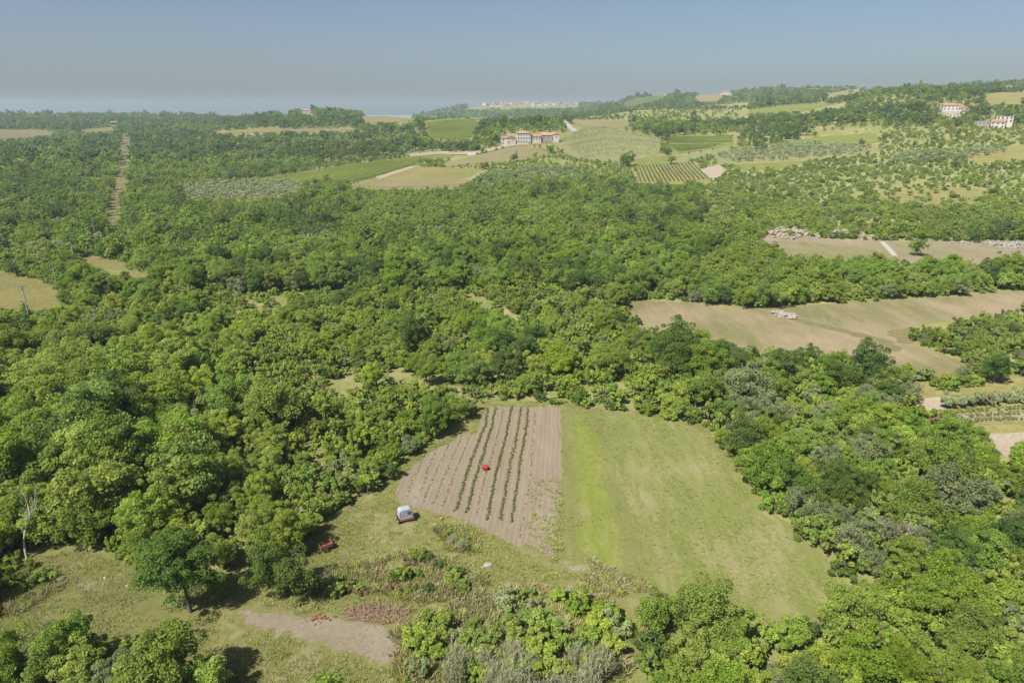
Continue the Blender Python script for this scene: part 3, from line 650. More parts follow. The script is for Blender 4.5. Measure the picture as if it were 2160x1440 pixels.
# no tall tree may stand in front of ground that the photo shows open
def blocks(X, Y, z, h):
    out = np.zeros(len(X), bool)
    for f in (1.0, .8, .6, .4):
        ax, ay, _ = project(X, Y, z + h*f)
        for poly in VIS: out |= inside(poly, ax, ay)
    return out
VIS = [[(1030,862),(1400,885),(1480,915),(1560,1020),(1640,1100),(1740,1200),(1720,1225),(1400,1200),(1180,1180),(1050,1140),(850,1065),(840,1030),(900,960),(1010,910)],
       [(1350,640),(1620,660),(1900,640),(2160,620),(2160,645),(1930,690),(1915,715),(2030,762),(1900,745),(1800,735),(1580,712),(1520,695),(1370,668)],
       [(1640,500),(2160,512),(2160,522),(2000,524),(1890,535),(1650,522)],
       [(1925,800),(2160,800),(2160,880),(2050,885),(1960,855),(1925,840)], [(2090,920),(2160,910),(2160,945),(2110,945)],
       [(0,565),(130,600),(150,640),(70,652),(30,630),(0,615)], [(172,542),(240,547),(352,577),(330,583),(220,562)],
       [(80,1190),(300,1190),(290,1260),(180,1270),(90,1290)], [(510,1290),(800,1310),(800,1390),(700,1370),(560,1330)], [(440,1310),(520,1310),(520,1440),(440,1440)]]
hgt = np.array([PROTO_H[TONES[t]][0] for t in tone])*scl
bl = blocks(X, Y, z, hgt)
scl = np.where(bl, scl*.5, scl); bl2 = blocks(X, Y, z, hgt*.5) & bl
k = ~bl2; X, Y, z, px, py, tone, scl, hgt = [q[k] for q in (X, Y, z, px, py, tone, scl, hgt)]
_, pyt, dep = project(X, Y, z + hgt*.6)
order = np.argsort(dep + 1e3*((px < -60) | (px > 2220) | (pyt > 1450)))
N_IND = 300 - len(IND)
var = np.array([rng.integers(len(KINDS[TONES[t]])) for t in tone])
for i in order[:N_IND]: IND.append((X[i], Y[i], TONES[tone[i]], int(var[i]), None if scl[i] is None else float(scl[i]), None))
rest = order[N_IND:]
near_meshes, base_of = [], {}
for kd in TONES:
    base_of[kd] = len(near_meshes); near_meshes += [joined(kd, *tc) for tc in KINDS[kd]]
scatter('woodland', near_meshes, np.column_stack([X, Y, z])[rest], [base_of[TONES[tone[i]]] + var[i] for i in rest], rng.uniform(0, 6.28, len(rest)), scl[rest],
        'dense mixed woodland of green and yellow-green crowns around the fields', 'woodland')

# ---- labels that tell the single trees apart
ORD = ['first', 'second', 'third', 'fourth', 'fifth', 'sixth', 'seventh', 'eighth', 'ninth', 'tenth', 'eleventh', 'twelfth', 'thirteenth', 'fourteenth', 'fifteenth', 'sixteenth', 'seventeenth', 'eighteenth', 'nineteenth', 'twentieth'] 
ORD += ['twenty-' + o for o in ORD[:9]] + ['thirtieth'] + ['thirty-' + o for o in ORD[:9]]
COLOUR = {'mid': 'green', 'yellow': 'yellow-green', 'dark': 'dark green', 'grey': 'grey-green'}
def region(px, py):
    if py > 1330 and px < 470: return 'bottom left thicket'
    if px > 1150 and py > 1270: return 'thicket below the meadow'
    if px > 1420 and py > 850: return 'wood right of the meadow'
    if px < 520: return 'upper left wood'
    if px < 880 and py > 850: return 'wood left of the ploughed plot'
    if px < 880: return 'wood left beyond the plot'
    return 'wood behind the ploughed plot'
cells = {}
for n, (x, y, tn, vr, s_, lab) in enumerate(IND):
    if lab: continue
    a, b, _ = project(x, y, float(zfun(x, y)) + 4); reg = region(float(a), float(b))
    cells.setdefault(reg, []).append((float(b), float(a), n))
LAB = {}
for reg, L in cells.items():
    L.sort(reverse=True)                              # nearest first; rows of about a dozen
    rows = max(1, round(len(L)/12)); per = math.ceil(len(L)/rows)
    for q in range(rows):
        row = sorted(L[q*per:(q+1)*per], key=lambda t: t[1])
        cnt = {}
        for (b, a, n) in row:
            tn = IND[n][2]; cnt.setdefault(tn, []).append(n)
        nm = 'nearest row' if q == 0 else ('back row' if q == rows-1 and rows > 2 else ORD[q] + ' row')
        for tn, ns in cnt.items():
            for j, n in enumerate(ns):
                which = 'only ' + COLOUR[tn] + ' tree' if len(ns) == 1 else ORD[j] + ' ' + COLOUR[tn] + ' tree from the left'
                LAB[n] = which + ' in the ' + nm + ', ' + reg
for n, (x, y, tn, vr, s_, lab) in enumerate(IND):
    sc_ = s_/PROTO_H[tn][vr] if lab else s_
    root = empty('broadleaf_tree', (x, y, float(zfun(x, y))), random.uniform(0, 6.28), sc_)
    root.scale = (sc_*random.uniform(.9, 1.12), sc_*random.uniform(.9, 1.12), sc_)
    tag(root, lab or LAB[n], 'tree', 'broadleaf trees of the near woods')
    tr, cr = KINDS[tn][vr]
    for nm, m in (('trunk', tr), ('crown', cr)):
        c = bpy.data.objects.new(nm, m); COL.objects.link(c); c.parent = root

# ---- middle and far woods: masses
def mass(name, r0, r1, sp, amax, suffix, smin, smax, label, gapth=.9):
    X, Y = wedge(r0, r1, sp, amax)
    k = ~is_open(X, Y); X, Y = X[k], Y[k]
    z = zfun(X, Y); k = seen(X, Y, z); X, Y, z = X[k], Y[k], z[k]
    px, py, _ = project(X, Y, z)
    g = vnoise(X, Y, r0*.12, 77); k = (g < np.where((px > 1250) & (py < 245), gapth*.35, np.where((px > 850) & (py < 262), gapth*.6, gapth))) & (rng.random(len(X)) < .9); X, Y, z, px, py = [q[k] for q in (X, Y, z, px, py)]
    # scrubby hillside at right: fewer, smaller, yellower plants
    scrub = ((px > 1480) & (py > 335) & (py < 490)) | ((px > 1700) & (py > 268) & (py <= 335)) | ((px > 980) & (px < 1340) & (py > 326) & (py < 385))
    k = ~(scrub & (rng.random(len(X)) < np.where(py < 385, .74, .72))); X, Y, z, px, py, scrub = [q[k] for q in (X, Y, z, px, py, scrub)]
    ridge = (px > 830) & (px < 1580) & (Y > 930) & (Y < 1500) & (py < 262)
    k = ~(ridge & (rng.random(len(X)) < .62)); X, Y, z, px, py, scrub, ridge = [q[k] for q in (X, Y, z, px, py, scrub, ridge)]
    t = tones_for(X, Y, px, py)
    t = np.where(scrub & (rng.random(len(X)) < .35), 1, t); t = np.where(scrub & (rng.random(len(X)) < .15), 3, t)
    s = rng.uniform(smin, smax, len(X)); s = np.where(scrub, s*.60, s); s = np.where(ridge, s*.55, s)
    s = s*(.95 + .38*vnoise(X, Y, 26, 51))*np.where(t == 2, 1.15, 1.0); s = np.clip(s, .3*smin, None)
    s = np.where(rng.random(len(X)) < .07, s*1.45, s)
    gp = vnoise(X, Y, 15, 95); k = ~((gp > .55) & (r0 < 300)); X, Y, z, t, s, px, py, scrub, ridge = [q[k] for q in (X, Y, z, t, s, px, py, scrub, ridge)]
    h = 8*s
    b = blocks(X, Y, z, h); k = ~b; X, Y, z, t, s = [q[k] for q in (X, Y, z, t, s)]
    ms, base, cnt = [], {}, {}
    for kd in TONES:
        base[kd] = len(ms); cnt[kd] = len(FAR[kd+suffix]); ms += FAR[kd+suffix]
    idx = [base[TONES[q]] + rng.integers(cnt[TONES[q]]) for q in t]
    print(name, len(X))
    scatter(name, ms, np.column_stack([X, Y, z-.2]), idx, rng.uniform(0, 6.28, len(X)), s, label, 'woodland')
VIS += [[(385,398),(520,386),(640,392),(600,408),(520,416),(400,412)], [(560,376),(740,352),(880,332),(900,338),(868,350),(790,374),(650,388)], [(760,390),(870,354),(1020,361),(970,390),(800,396)],
        [(935,346),(1090,310),(1150,318),(1130,330),(1000,342)], [(1064,276),(1180,276),(1180,300),(1064,304)], [(900,258),(1005,254),(1000,290),(910,292)], [(1186,258),(1216,278),(1200,272)],
        [(1190,300),(1290,278),(1390,294),(1390,318),(1290,338),(1200,325)], [(1400,290),(1545,287),(1540,303),(1430,322)], [(1345,355),(1450,345),(1490,375),(1345,378)], [(1190,258),(1330,254),(1330,266),(1230,266)],
        [(590,272),(750,271),(750,275),(590,277)], [(765,250),(870,249),(870,255),(770,257)], [(0,274),(120,280),(60,290),(0,294)], [(160,279),(240,269),(240,276)], [(228,404),(256,404),(251,470),(226,470)], [(254,290),(274,290),(270,352),(250,352)], [(244,368),(268,368),(266,400),(240,400)],
        [(1560,340),(1680,337),(1650,354),(1570,358)], [(1650,303),(1850,283),(1850,298),(1670,309)], [(1540,320),(1700,303),(1840,312),(1700,335),(1560,340)], [(2030,330),(2160,308),(2160,335),(2060,342)], [(1870,405),(2070,405),(2040,425),(1880,425)],
        [(1590,234),(1740,219),(1640,236)], [(1735,203),(1845,188),(1760,205)], [(2080,210),(2160,198),(2160,220)], [(1465,214),(1528,199),(1512,213)], [(1300,223),(1400,206),(1330,225)],
        [(1978,214),(2028,214),(2030,243),(1974,245)], [(2066,238),(2122,238),(2120,268),(2066,268)], [(592,231),(612,231),(612,241),(592,241)], [(636,229),(658,229),(658,240),(636,240)], [(232,254),(250,254),(250,266),(232,266)], [(1515,190),(1545,190),(1545,200),(1515,200)], [(1016,206),(1220,206),(1222,226),(1016,228)], [(865,320),(935,318),(1000,320),(1000,330),(865,330)],
        [(170,540),(240,548),(345,576),(300,585),(190,575)], [(455,279),(590,272),(590,277),(460,282)], [(975,230),(1015,222),(1030,230)]]
mass('forest', 265, 720, 4.7, .92, '2', .38, .90, 'continuous green forest filling the valley between the plots and the villa')
X, Y = wedge(300, 640, 4.6, .9); k = ~is_open(X, Y); X, Y = X[k], Y[k]; z = zfun(X, Y); px, py, _ = project(X, Y, z); k = ~((px > 1470) & (py < 492) & (rng.random(len(X)) < .85)) & ~(vnoise(X, Y, 9, 97) > .5); X, Y, z = X[k], Y[k], z[k]; k = seen(X, Y, z, 4) & ~blocks(X, Y, z, np.full(len(X), 3.)); X, Y, z = X[k], Y[k], z[k]
ms = FAR['yellow2'] + FAR['mid2'] + FAR['grey2']; nm_ = len(ms); pk = rng.choice(nm_, len(X), p=[.26, .26, .14, .14, .14, .06])
scatter('forest_understorey', ms, np.column_stack([X, Y, z-.2]), pk, rng.uniform(0, 6.28, len(X)), rng.uniform(.26, .52, len(X)), 'lower bushy growth filling the gaps of the valley forest', 'woodland')
mass('distant_woods', 720, 2300, 8.2, .86, '3', .70, 1.10, 'dark woods and hedges on the far ridges', .95)
mass('horizon_woods', 2300, 4600, 15., .84, '3', 1.2, 1.9, 'hazy blue-green woods on the farthest hills', .9)

# ---- shrubs: undergrowth as a mass, and single shrubs on the clearing
SHR = ['shrub_green', 'shrub_yellow', 'shrub_dark', 'shrub_grey', 'shrub_brown']
shr_meshes, shr_of = [], {}
for kd in SHR: shr_of[kd] = len(shr_meshes); shr_meshes += FAR[kd]
X, Y = wedge(36, 420, 3.3, 1.15)
k = ~is_open(X, Y); X, Y = X[k], Y[k]; z = zfun(X, Y); k = seen(X, Y, z, 3); X, Y, z = X[k], Y[k], z[k]
k = ~blocks(X, Y, z, np.full(len(X), 2.)); X, Y, z = X[k], Y[k], z[k]
px, py, _ = project(X, Y, z); k = ~((vnoise(X, Y, 7, 91) > .45) & (py < 880)); X, Y, z = X[k], Y[k], z[k]
w = rng.random(len(X)); kk = np.where(w < .36, 0, np.where(w < .74, 1, np.where(w < .88, 2, np.where(w < .97, 3, 4))))
cnt = [len(FAR[k]) for k in SHR]
idx = [shr_of[SHR[q]] + rng.integers(cnt[q]) for q in kk]
scatter('undergrowth', shr_meshes, np.column_stack([X, Y, z-.1]), idx, rng.uniform(0, 6.28, len(X)), rng.uniform(.7, 1.5, len(X)), 'tangled low undergrowth between the trees of the woods', 'undergrowth')
# young saplings standing thick between the trees
X, Y = wedge(40, 330, 2.7, 1.1)
k = ~is_open(X, Y); X, Y = X[k], Y[k]; z = zfun(X, Y); k = seen(X, Y, z, 4); X, Y, z = X[k], Y[k], z[k]
k = ~blocks(X, Y, z, np.full(len(X), 3.5)); X, Y, z = X[k], Y[k], z[k]
px, py, _ = project(X, Y, z); gp = vnoise(X, Y, 7, 91); k = ~((py < 880) & (gp > .18)) & ~((py >= 880) & (gp > .75)); X, Y, z = X[k], Y[k], z[k]
ms = FAR['sapling_yellow'] + FAR['sapling_green']
scatter('saplings', ms, np.column_stack([X, Y, z-.1]), rng.choice(3, len(X), p=[.34, .33, .33]), rng.uniform(0, 6.28, len(X)), rng.uniform(.35, 1.3, len(X))*(1+.3*vnoise(X, Y, 12, 93)), 'thick growth of young yellow-green saplings between the trees', 'saplings')
# sparse scrub on the right-hand hillside
X, Y = wedge(300, 960, 4.0, .85); z = zfun(X, Y); px, py, _ = project(X, Y, z)
k = (px > 1380) & (py > np.where(px > 1860, 200, 330)) & (py < 500) & (rng.random(len(X)) < np.where(py < 330, .35, .62)) & (~is_open(X, Y) | (inside([(1850,402),(1960,395),(2090,400),(2060,432),(1960,440),(1870,430)], px, py) & (rng.random(len(X)) < .4)))
X, Y, z = X[k], Y[k], z[k]; kk = rng.choice(5, len(X), p=[.3, .42, .12, .12, .04])
scatter('hillside_scrub', shr_meshes, np.column_stack([X, Y, z-.1]), [shr_of[SHR[q]] for q in kk], rng.uniform(0, 6.28, len(X)), rng.uniform(.7, 1.6, len(X)), 'thin yellowish scrub over the right-hand hillside', 'scrub')

SHRUBS = []   # px, py, kind, scale, where
def spray(n, poly, kinds, smin, smax, where):
    xs = [p[0] for p in poly]; ys = [p[1] for p in poly]; c = 0
    while c < n:
        a, b = random.uniform(min(xs), max(xs)), random.uniform(min(ys), max(ys))
        if inside(poly, np.array([a]), np.array([b]))[0]:
            SHRUBS.append((a, b, random.choice(kinds), random.uniform(smin, smax), where)); c += 1
spray(26, [(800,1180),(860,1172),(930,1180),(1000,1215),(1010,1250),(900,1265),(800,1235)], ['shrub_green','shrub_brown','shrub_yellow','shrub_dark','shrub_green'], .45, .85, 'on the brushy hump below the trailer')
spray(14, [(620,1225),(700,1215),(780,1240),(760,1275),(640,1265)], ['shrub_green','shrub_brown','shrub_yellow'], .4, .75, 'in the brush left of the hump')
spray(62, [(900,1310),(970,1285),(1100,1275),(1250,1290),(1340,1330),(1330,1400),(1250,1440),(860,1440),(850,1390)], ['shrub_green','shrub_yellow','shrub_grey','shrub_yellow','shrub_green'], .6, 1.25, 'in the thicket at the bottom middle')
spray(16, [(1050,1230),(1250,1260),(1370,1290),(1360,1330),(1200,1290),(1050,1265)], ['shrub_green','shrub_yellow','shrub_grey'], .3, .7, 'on the rough grass below the meadow')
spray(20, [(990,868),(830,985),(700,1085),(680,1080),(810,985),(970,865)], ['shrub_green','shrub_yellow','shrub_dark'], .6, 1.1, 'along the wood edge left of the plot')
spray(22, [(1040,840),(1400,868),(1500,895),(1490,905),(1390,880),(1200,856)], ['shrub_green','shrub_yellow','shrub_dark'], .6, 1.1, 'along the far edge of the meadow')
spray(22, [(1500,900),(1560,960),(1620,1050),(1780,1210),(1800,1240),(1700,1130),(1590,1030)], ['shrub_green','shrub_dark','shrub_yellow'], .7, 1.2, 'along the right edge of the meadow')
spray(10, [(1530,905),(1640,930),(1650,960),(1590,965)], ['shrub_brown','shrub_brown','shrub_grey'], .7, 1.2, 'in the withered corner by the meadow top')
spray(12, [(0,1180),(120,1190),(110,1230),(0,1240)], ['shrub_green','shrub_yellow'], .5, 1.0, 'at the left rim of the grass clearing')
spray(6, [(930,1110),(1000,1130),(1000,1165),(930,1150)], ['shrub_yellow','shrub_grey'], .3, .55, 'in the tall grass patch beside the plot')
spray(12, [(1960,820),(2050,800),(2060,812),(1930,830)], ['shrub_green','shrub_yellow'], .8, 1.3, 'between hay field and small meadow')
spray(26, [(1960,700),(2040,672),(2160,660),(2160,760),(2050,752)], ['shrub_green','shrub_yellow','shrub_grey'], .9, 1.8, 'on the scrubby tongue beside the hay field')
SC = {'shrub_green': 'green', 'shrub_yellow': 'yellow-green', 'shrub_dark': 'dark green', 'shrub_grey': 'grey-green', 'shrub_brown': 'withered brown'}
groups = {}
for s_ in SHRUBS: groups.setdefault((s_[4], s_[2]), []).append(s_)
for (where, kd), L in groups.items():
    L.sort(key=lambda t: t[0])
    for j, (a, b, _, s_, _) in enumerate(L):
        p = at3(a, b); p.z -= .05
        o = bpy.data.objects.new('shrub', random.choice(FAR[kd])); COL.objects.link(o); o.location = p
        o.rotation_euler = (0, 0, random.uniform(0, 6.28)); o.scale = (s_*random.uniform(.85, 1.2),)*2 + (s_,)
        nm = 'only' if len(L) == 1 else ORD[j]
        tag(o, '%s %s shrub %s%s' % (nm, SC[kd], '' if len(L) == 1 else 'from the left ', where), 'shrub', 'shrubs ' + where)

# ---- grass and weeds on the clearing, the meadow and the plot edges
def tuft(seed, n, h, w, mat):
    rg = np.random.default_rng(seed); V = []; t = []
    for _ in range(n):
        a = rg.uniform(0, 6.28); r = w*rg.random()**.5; b = np.array([math.cos(a)*r, math.sin(a)*r, -.03])
        d = np.array([math.cos(a)*.5 + rg.normal()*.3, math.sin(a)*.5 + rg.normal()*.3, 1.]); hh = h*rg.uniform(.5, 1.)
        s = np.array([-math.sin(a), math.cos(a), 0])*.05*(.6+w)
        V += [b-s, b+s, b+s*.5+d*hh*.6, b-s*.5+d*hh*.6]; t += [rg.random()]*4
    return crown_mesh('grass_tuft', np.array(V), np.array(t), mat)
T_MESH = [tuft(1, 16, .28, .35, 'leaf_grass'), tuft(2, 16, .38, .4, 'leaf_grass'), tuft(3, 14, .34, .35, 'leaf_dry'), tuft(4, 20, .22, .5, 'leaf_grass')]
def grass(name, poly, sp, weights, smin, smax, label, skip=(), th_=None):
    xs = [p[0] for p in poly]; ys = [p[1] for p in poly]
    gx, gy = np.meshgrid(np.arange(min(xs), max(xs), sp), np.arange(min(ys), max(ys), sp))
    gx = (gx + rng.uniform(-.5, .5, gx.shape)*sp).ravel(); gy = (gy + rng.uniform(-.5, .5, gy.shape)*sp).ravel()
    k = inside(poly, gx, gy)
    for s_ in skip: k &= ~inside(s_, gx, gy)
    gx, gy = gx[k], gy[k]
    if th_ is not None: k = vnoise(gx, gy, 2.6, 3) + .4*rng.normal(size=len(gx)) > th_; gx, gy = gx[k], gy[k]
    z = zfun(gx, gy) + .03
    idx = rng.choice(4, len(gx), p=weights)
    print(name, len(gx))
    scatter(name, T_MESH, np.column_stack([gx, gy, z]), idx, rng.uniform(0, 6.28, len(gx)), rng.uniform(smin*.75, smax*.75, len(gx)), label, 'grass')
T_MESH += [tuft(5, 26, .9, .45, 'leaf_dry'), tuft(6, 24, .8, .45, 'leaf_grass'), tuft(7, 22, .7, .5, 'leaf_brown')]
def weeds(name, pix, sp, label, smin=.6, smax=1.3):
    wp = world_poly(pix, 0); xs = [p[0] for p in wp]; ys = [p[1] for p in wp]
    gx, gy = np.meshgrid(np.arange(min(xs), max(xs), sp), np.arange(min(ys), max(ys), sp)); gx = (gx + rng.uniform(-.5, .5, gx.shape)*sp).ravel(); gy = (gy + rng.uniform(-.5, .5, gy.shape)*sp).ravel()
    k = inside(wp, gx, gy) & (vnoise(gx, gy, 3, 8) > -.45); gx, gy = gx[k], gy[k]
    scatter(name, T_MESH[4:], np.column_stack([gx, gy, zfun(gx, gy)]), rng.choice(3, len(gx), p=[.36, .42, .22]), rng.uniform(0, 6.28, len(gx)), rng.uniform(smin, smax, len(gx)), label, 'weeds')
weeds('tall_grass', [(915,1108),(975,1108),(1010,1130),(1005,1165),(945,1160)], .4, 'tall yellowing grass patch beside the lower edge of the plot')
weeds('hump_weeds', [(770,1185),(860,1165),(960,1180),(1030,1225),(1010,1262),(880,1275),(760,1245),(640,1270),(620,1225)], .5, 'dry brown and green weeds covering the brushy hump')
weeds('thicket_weeds', [(830,1330),(960,1275),(1120,1240),(1330,1270),(1380,1330),(1300,1450),(840,1450)], .55, 'rough weeds filling the thicket at the bottom middle', .6, 1.5)
weeds('corner_weeds', [(-60,1190),(110,1195),(130,1240),(40,1300),(-60,1300)], .5, 'yellow-green weeds at the left rim of the grass clearing')
weeds('margin_weeds', [(1165,1172),(1250,1185),(1380,1235),(1420,1290),(1300,1270),(1150,1215)], .7, 'straggling weeds between the meadow and the brush')
grass('meadow_grass_blades', MEADOW, .38, [.30, .24, .24, .22], .5, 1.2, 'bright green meadow grass beside the ploughed plot', skip=(PLOUGH,), th_=.22)
grass('clearing_grass_blades', CLEAR, .40, [.32, .2, .28, .2], .7, 1.5, 'rough grass and weeds round the plot and trailer', skip=(PLOUGH, MEADOW, DRY, DRY2, TRACK), th_=-.12)

# ------------------------------------------------------------------ crops in rows
def polyline(pix): return [Vector(at(*p)) for p in pix]
def walk(pts, step):
    out = []
    for a, b in zip(pts[:-1], pts[1:]):
        L = (b-a).length; n = max(1, int(L/step))
        out += [a.lerp(b, q/n) for q in range(n)]
    return out
def plant_row(name, pix, step, rad, n, leaf, mat, label, cat, group, hgt=.5, keep=1.0, side=.08):
    C = []
    for p in walk(polyline(pix), step):
        if random.random() > keep: continue
        x, y = p.x + random.gauss(0, side), p.y + random.gauss(0, side)
        C.append((x, y, float(zfun(x, y)) + hgt*random.uniform(.6, 1.1)))
    C = np.array(C); o0 = C[0].copy(); o0[2] -= hgt
    V, F, t = leaf_arrays(C - o0, np.full(len(C), rad)*rng.uniform(.6, 1.3, len(C)), n, leaf, rng)
    V[:, 2] = np.maximum(V[:, 2] , (C[:, 2].min() - o0[2]) - hgt*1.3)
    o = bpy.data.objects.new(name, crown_mesh(name, V, t, mat)); COL.objects.link(o); o.location = o0
    return tag(o, label, cat, group)
BOLD = [[(1028.6,862),(1024,895),(1010,931),(994,970),(980,1014),(969,1050),(960,1081)], [(1044,862),(1038,898),(1024,939),(1012,981),(999,1020),(990,1059),(980,1085)],
        [(1079,859),(1072,895),(1062,942),(1049,987),(1041,1025),(1033,1064),(1028,1101)], [(1098,862),(1088,931),(1074,984),(1065,1042),(1054,1100)], [(1113,862),(1108,917),(1097,970),(1090,1025),(1083,1070),(1077,1104)]]
for k, pix in enumerate(BOLD):
    plant_row('vine_row', pix, .34, .21 if k < 3 else .17, 30, .16, 'leaf_vine', '%s leafy green vine row from the left in the ploughed plot' % ORD[k], 'vine row', 'leafy vine rows of the ploughed plot', hgt=.22, keep=1.0)
THIN = [[(895,962),(880,995),(866,1026),(855,1050)], [(927,940),(905,985),(888,1030),(874,1055)], [(949,931),(930,975),(908,1022),(891,1062)], [(972,928),(948,980),(928,1030),(913,1067)], [(990,923),(968,975),(948,1028),(931,1073)],
        [(1060.5,864),(1054,903),(1038,959),(1022,1014),(1010,1064),(1005,1092)], [(1130,866),(1126,912),(1118,1000),(1106,1080),(1094,1137)], [(1146,866),(1144,930),(1140,1010),(1130,1090)], [(1163,868),(1162,950),(1158,1040),(1150,1120)]]
for k, pix in enumerate(THIN[:7]):
    plant_row('seedling_row', pix, .5, .12 if k < 6 else .10, 12, .13, 'leaf_vine', '%s thin dark seedling row from the left in the ploughed plot' % ORD[k], 'seedling row', 'thin seedling rows of the ploughed plot', hgt=.14, keep=(.95, .5, .85, .85, .8, .9, .5, .4, .4)[k])
# weeds gathered at the lower right corner of the plot, stuff
X = []; 
while len(X) < 170:
    a, b = random.uniform(1110, 1182), random.uniform(1000, 1165)
    if random.random() < ((a-1100)/80)*((b-960)/200): X.append(at(a, b))
X = np.array(X); scatter('plot_weeds', T_MESH, np.column_stack([X, zfun(X[:, 0], X[:, 1])+.05]), rng.choice(4, len(X)), rng.uniform(0, 6.28, len(X)), rng.uniform(.6, 1.5, len(X)), 'sparse weeds along the right side of the ploughed plot', 'weeds')
# vegetable rows at right, below the olive row
for k in range(6):
    f = k/5; plant_row('vegetable_row', [(1985+f*55, 868+f*24), (2080, 862+f*26), (2190, 856+f*28)], .7, .32, 26, .26, 'leaf_vine' if k % 2 else 'leaf_grass', '%s vegetable row from the top below the olive row' % ORD[k], 'crop row', 'vegetable rows beside the olives', hgt=.3, keep=.85)
# olive trees in a row, one by one
def olive(p, s, label, group, near=True):
    if near:
        r = empty('olive_tree', p, random.uniform(0, 6.28), s); tr, cr = random.choice(KINDS['olive'])
        for nm, m in (('trunk', tr), ('crown', cr)):
            c = bpy.data.objects.new(nm, m); COL.objects.link(c); c.parent = r
    else:
        r = bpy.data.objects.new('olive_tree', random.choice(FAR['olive2'])); COL.objects.link(r); r.location = p; r.rotation_euler = (0, 0, random.uniform(0, 6.28)); r.scale = (s,)*3
    return tag(r, label, 'olive tree', group)
for k, (a, b) in enumerate([(2000,862),(2024,860),(2046,858),(2066,856),(2086,854),(2106,852),(2128,850),(2150,848),(2174,846)]):
    olive(at3(a, b), random.uniform(.72, .9), '%s olive tree from the left in the single row by the vegetable plot' % ORD[k], 'olive row by the vegetable plot')
# olive grove beyond the forest
gx = [p[0] for p in GROVE]; gy = [p[1] for p in GROVE]; G = []
for i_, yy in enumerate(np.arange(min(gy), max(gy), 6.6)):
    for j_, xx in enumerate(np.arange(min(gx), max(gx), 6.0)):
        a, b = xx + random.gauss(0, .5), yy + random.gauss(0, .5)
        if inside(GROVE, np.array([a]), np.array([b]))[0]: G.append((a, b, i_))
rows = {}
for a, b, i_ in G: rows.setdefault(i_, []).append((a, b))
print('olives', len(G), 'rows', len(rows))
nr = len(rows)
for q, i_ in enumerate(sorted(rows)):
    for j, (a, b) in enumerate(sorted(rows[i_])):
        lab = 'small silver olive tree, %s from the left in the %s row of the grove' % (ORD[j % len(ORD)], ORD[q % len(ORD)])
        olive(Vector((a, b, float(zfun(a, b)))), random.uniform(.95, 1.3), lab, 'olive trees of the grove by the long vineyard', False)
# olives on the slopes round the villa and the far terraces: masses
def olive_mass(name, polys, sp, label, s=(.9, 1.4)):
    A = []
    for pix in polys:
        wp = world_poly(pix, 0); xs = [p[0] for p in wp]; ys = [p[1] for p in wp]
        X, Y = np.meshgrid(np.arange(min(xs), max(xs), sp), np.arange(min(ys), max(ys), sp*1.25))
        X = (X + rng.normal(size=X.shape)*sp*.16).ravel(); Y = (Y + rng.normal(size=Y.shape)*sp*.16).ravel()
        k = inside(wp, X, Y); A.append(np.column_stack([X[k], Y[k]]))
    A = np.concatenate(A); z = zfun(A[:, 0], A[:, 1])
    scatter(name, FAR['olive2'], np.column_stack([A, z]), rng.integers(0, 2, len(A)), rng.uniform(0, 6.28, len(A)), rng.uniform(*s, len(A)), label, 'olive trees')
olive_mass('slope_olives', [[(1030,375),(1060,360),(1160,355),(1230,360),(1220,385),(1120,395),(1000,405),(985,392)], [(1500,330),(1560,316),(1700,303),(1840,312),(1800,325),(1700,336),(1560,344)], [(1020,300),(1055,285),(1060,300),(1030,306)], [(1870,330),(2000,322),(2100,310),(2120,325),(2000,345),(1880,350)], [(1290,225),(1370,208),(1410,204),(1400,214),(1330,228)]], 6.5, 'rows of grey-green olive trees on the far slopes')
# terrace hedges curving round the hill right of the villa
TERR = [[(1185,300),(1230,291),(1280,285),(1340,287),(1385,296)], [(1200,309),(1240,301),(1290,296),(1340,297),(1392,306)], [(1210,317),(1260,309),(1310,305),(1360,308),(1396,314)], [(1220,325),(1270,318),(1320,315),(1370,318),(1390,322)], [(1235,333),(1290,327),(1340,325),(1375,328)], [(1195,292),(1230,283),(1280,278),(1330,280)], [(1210,284),(1240,276),(1280,272)]]
for k, pix in enumerate(TERR):
    plant_row('terrace_row', pix, 2.6, 1.9, 30, .66, 'leaf_grey', '%s olive terrace from the bottom on the hill right of the villa' % ORD[[2,3,4,5,6,1,0][k]] if k < 5 else ('top' if k == 6 else 'second highest') + ' olive terrace on the hill right of the villa', 'olive terrace', 'olive terraces right of the villa', hgt=2.1, keep=.97, side=.6)
# vineyard with rows that run towards the viewer
for k in range(17):
    f = k/16
    a = (1340+f*118, 353-f*9); b = (1352+f*142, 385 if f < .75 else 385-(f-.75)*24)
    plant_row('vine_row', [a, ((a[0]+b[0])/2, (a[1]+b[1])/2), b], 1.6, .8, 22, .5, 'leaf_vine', '%s row from the left in the striped vineyard below the terraced hill' % ORD[k], 'vine row', 'rows of the striped vineyard', hgt=1.0, keep=.97, side=.12)
for k in range(5):
    f = k/4
    plant_row('vine_row', [(1133+f*16, 262+f*2), (1142+f*18, 272)], 2.0, .8, 18, .6, 'leaf_vine', '%s row from the left in the tiny vineyard above the villa' % ORD[k], 'vine row', 'rows of the tiny vineyard above the villa', hgt=1.0)
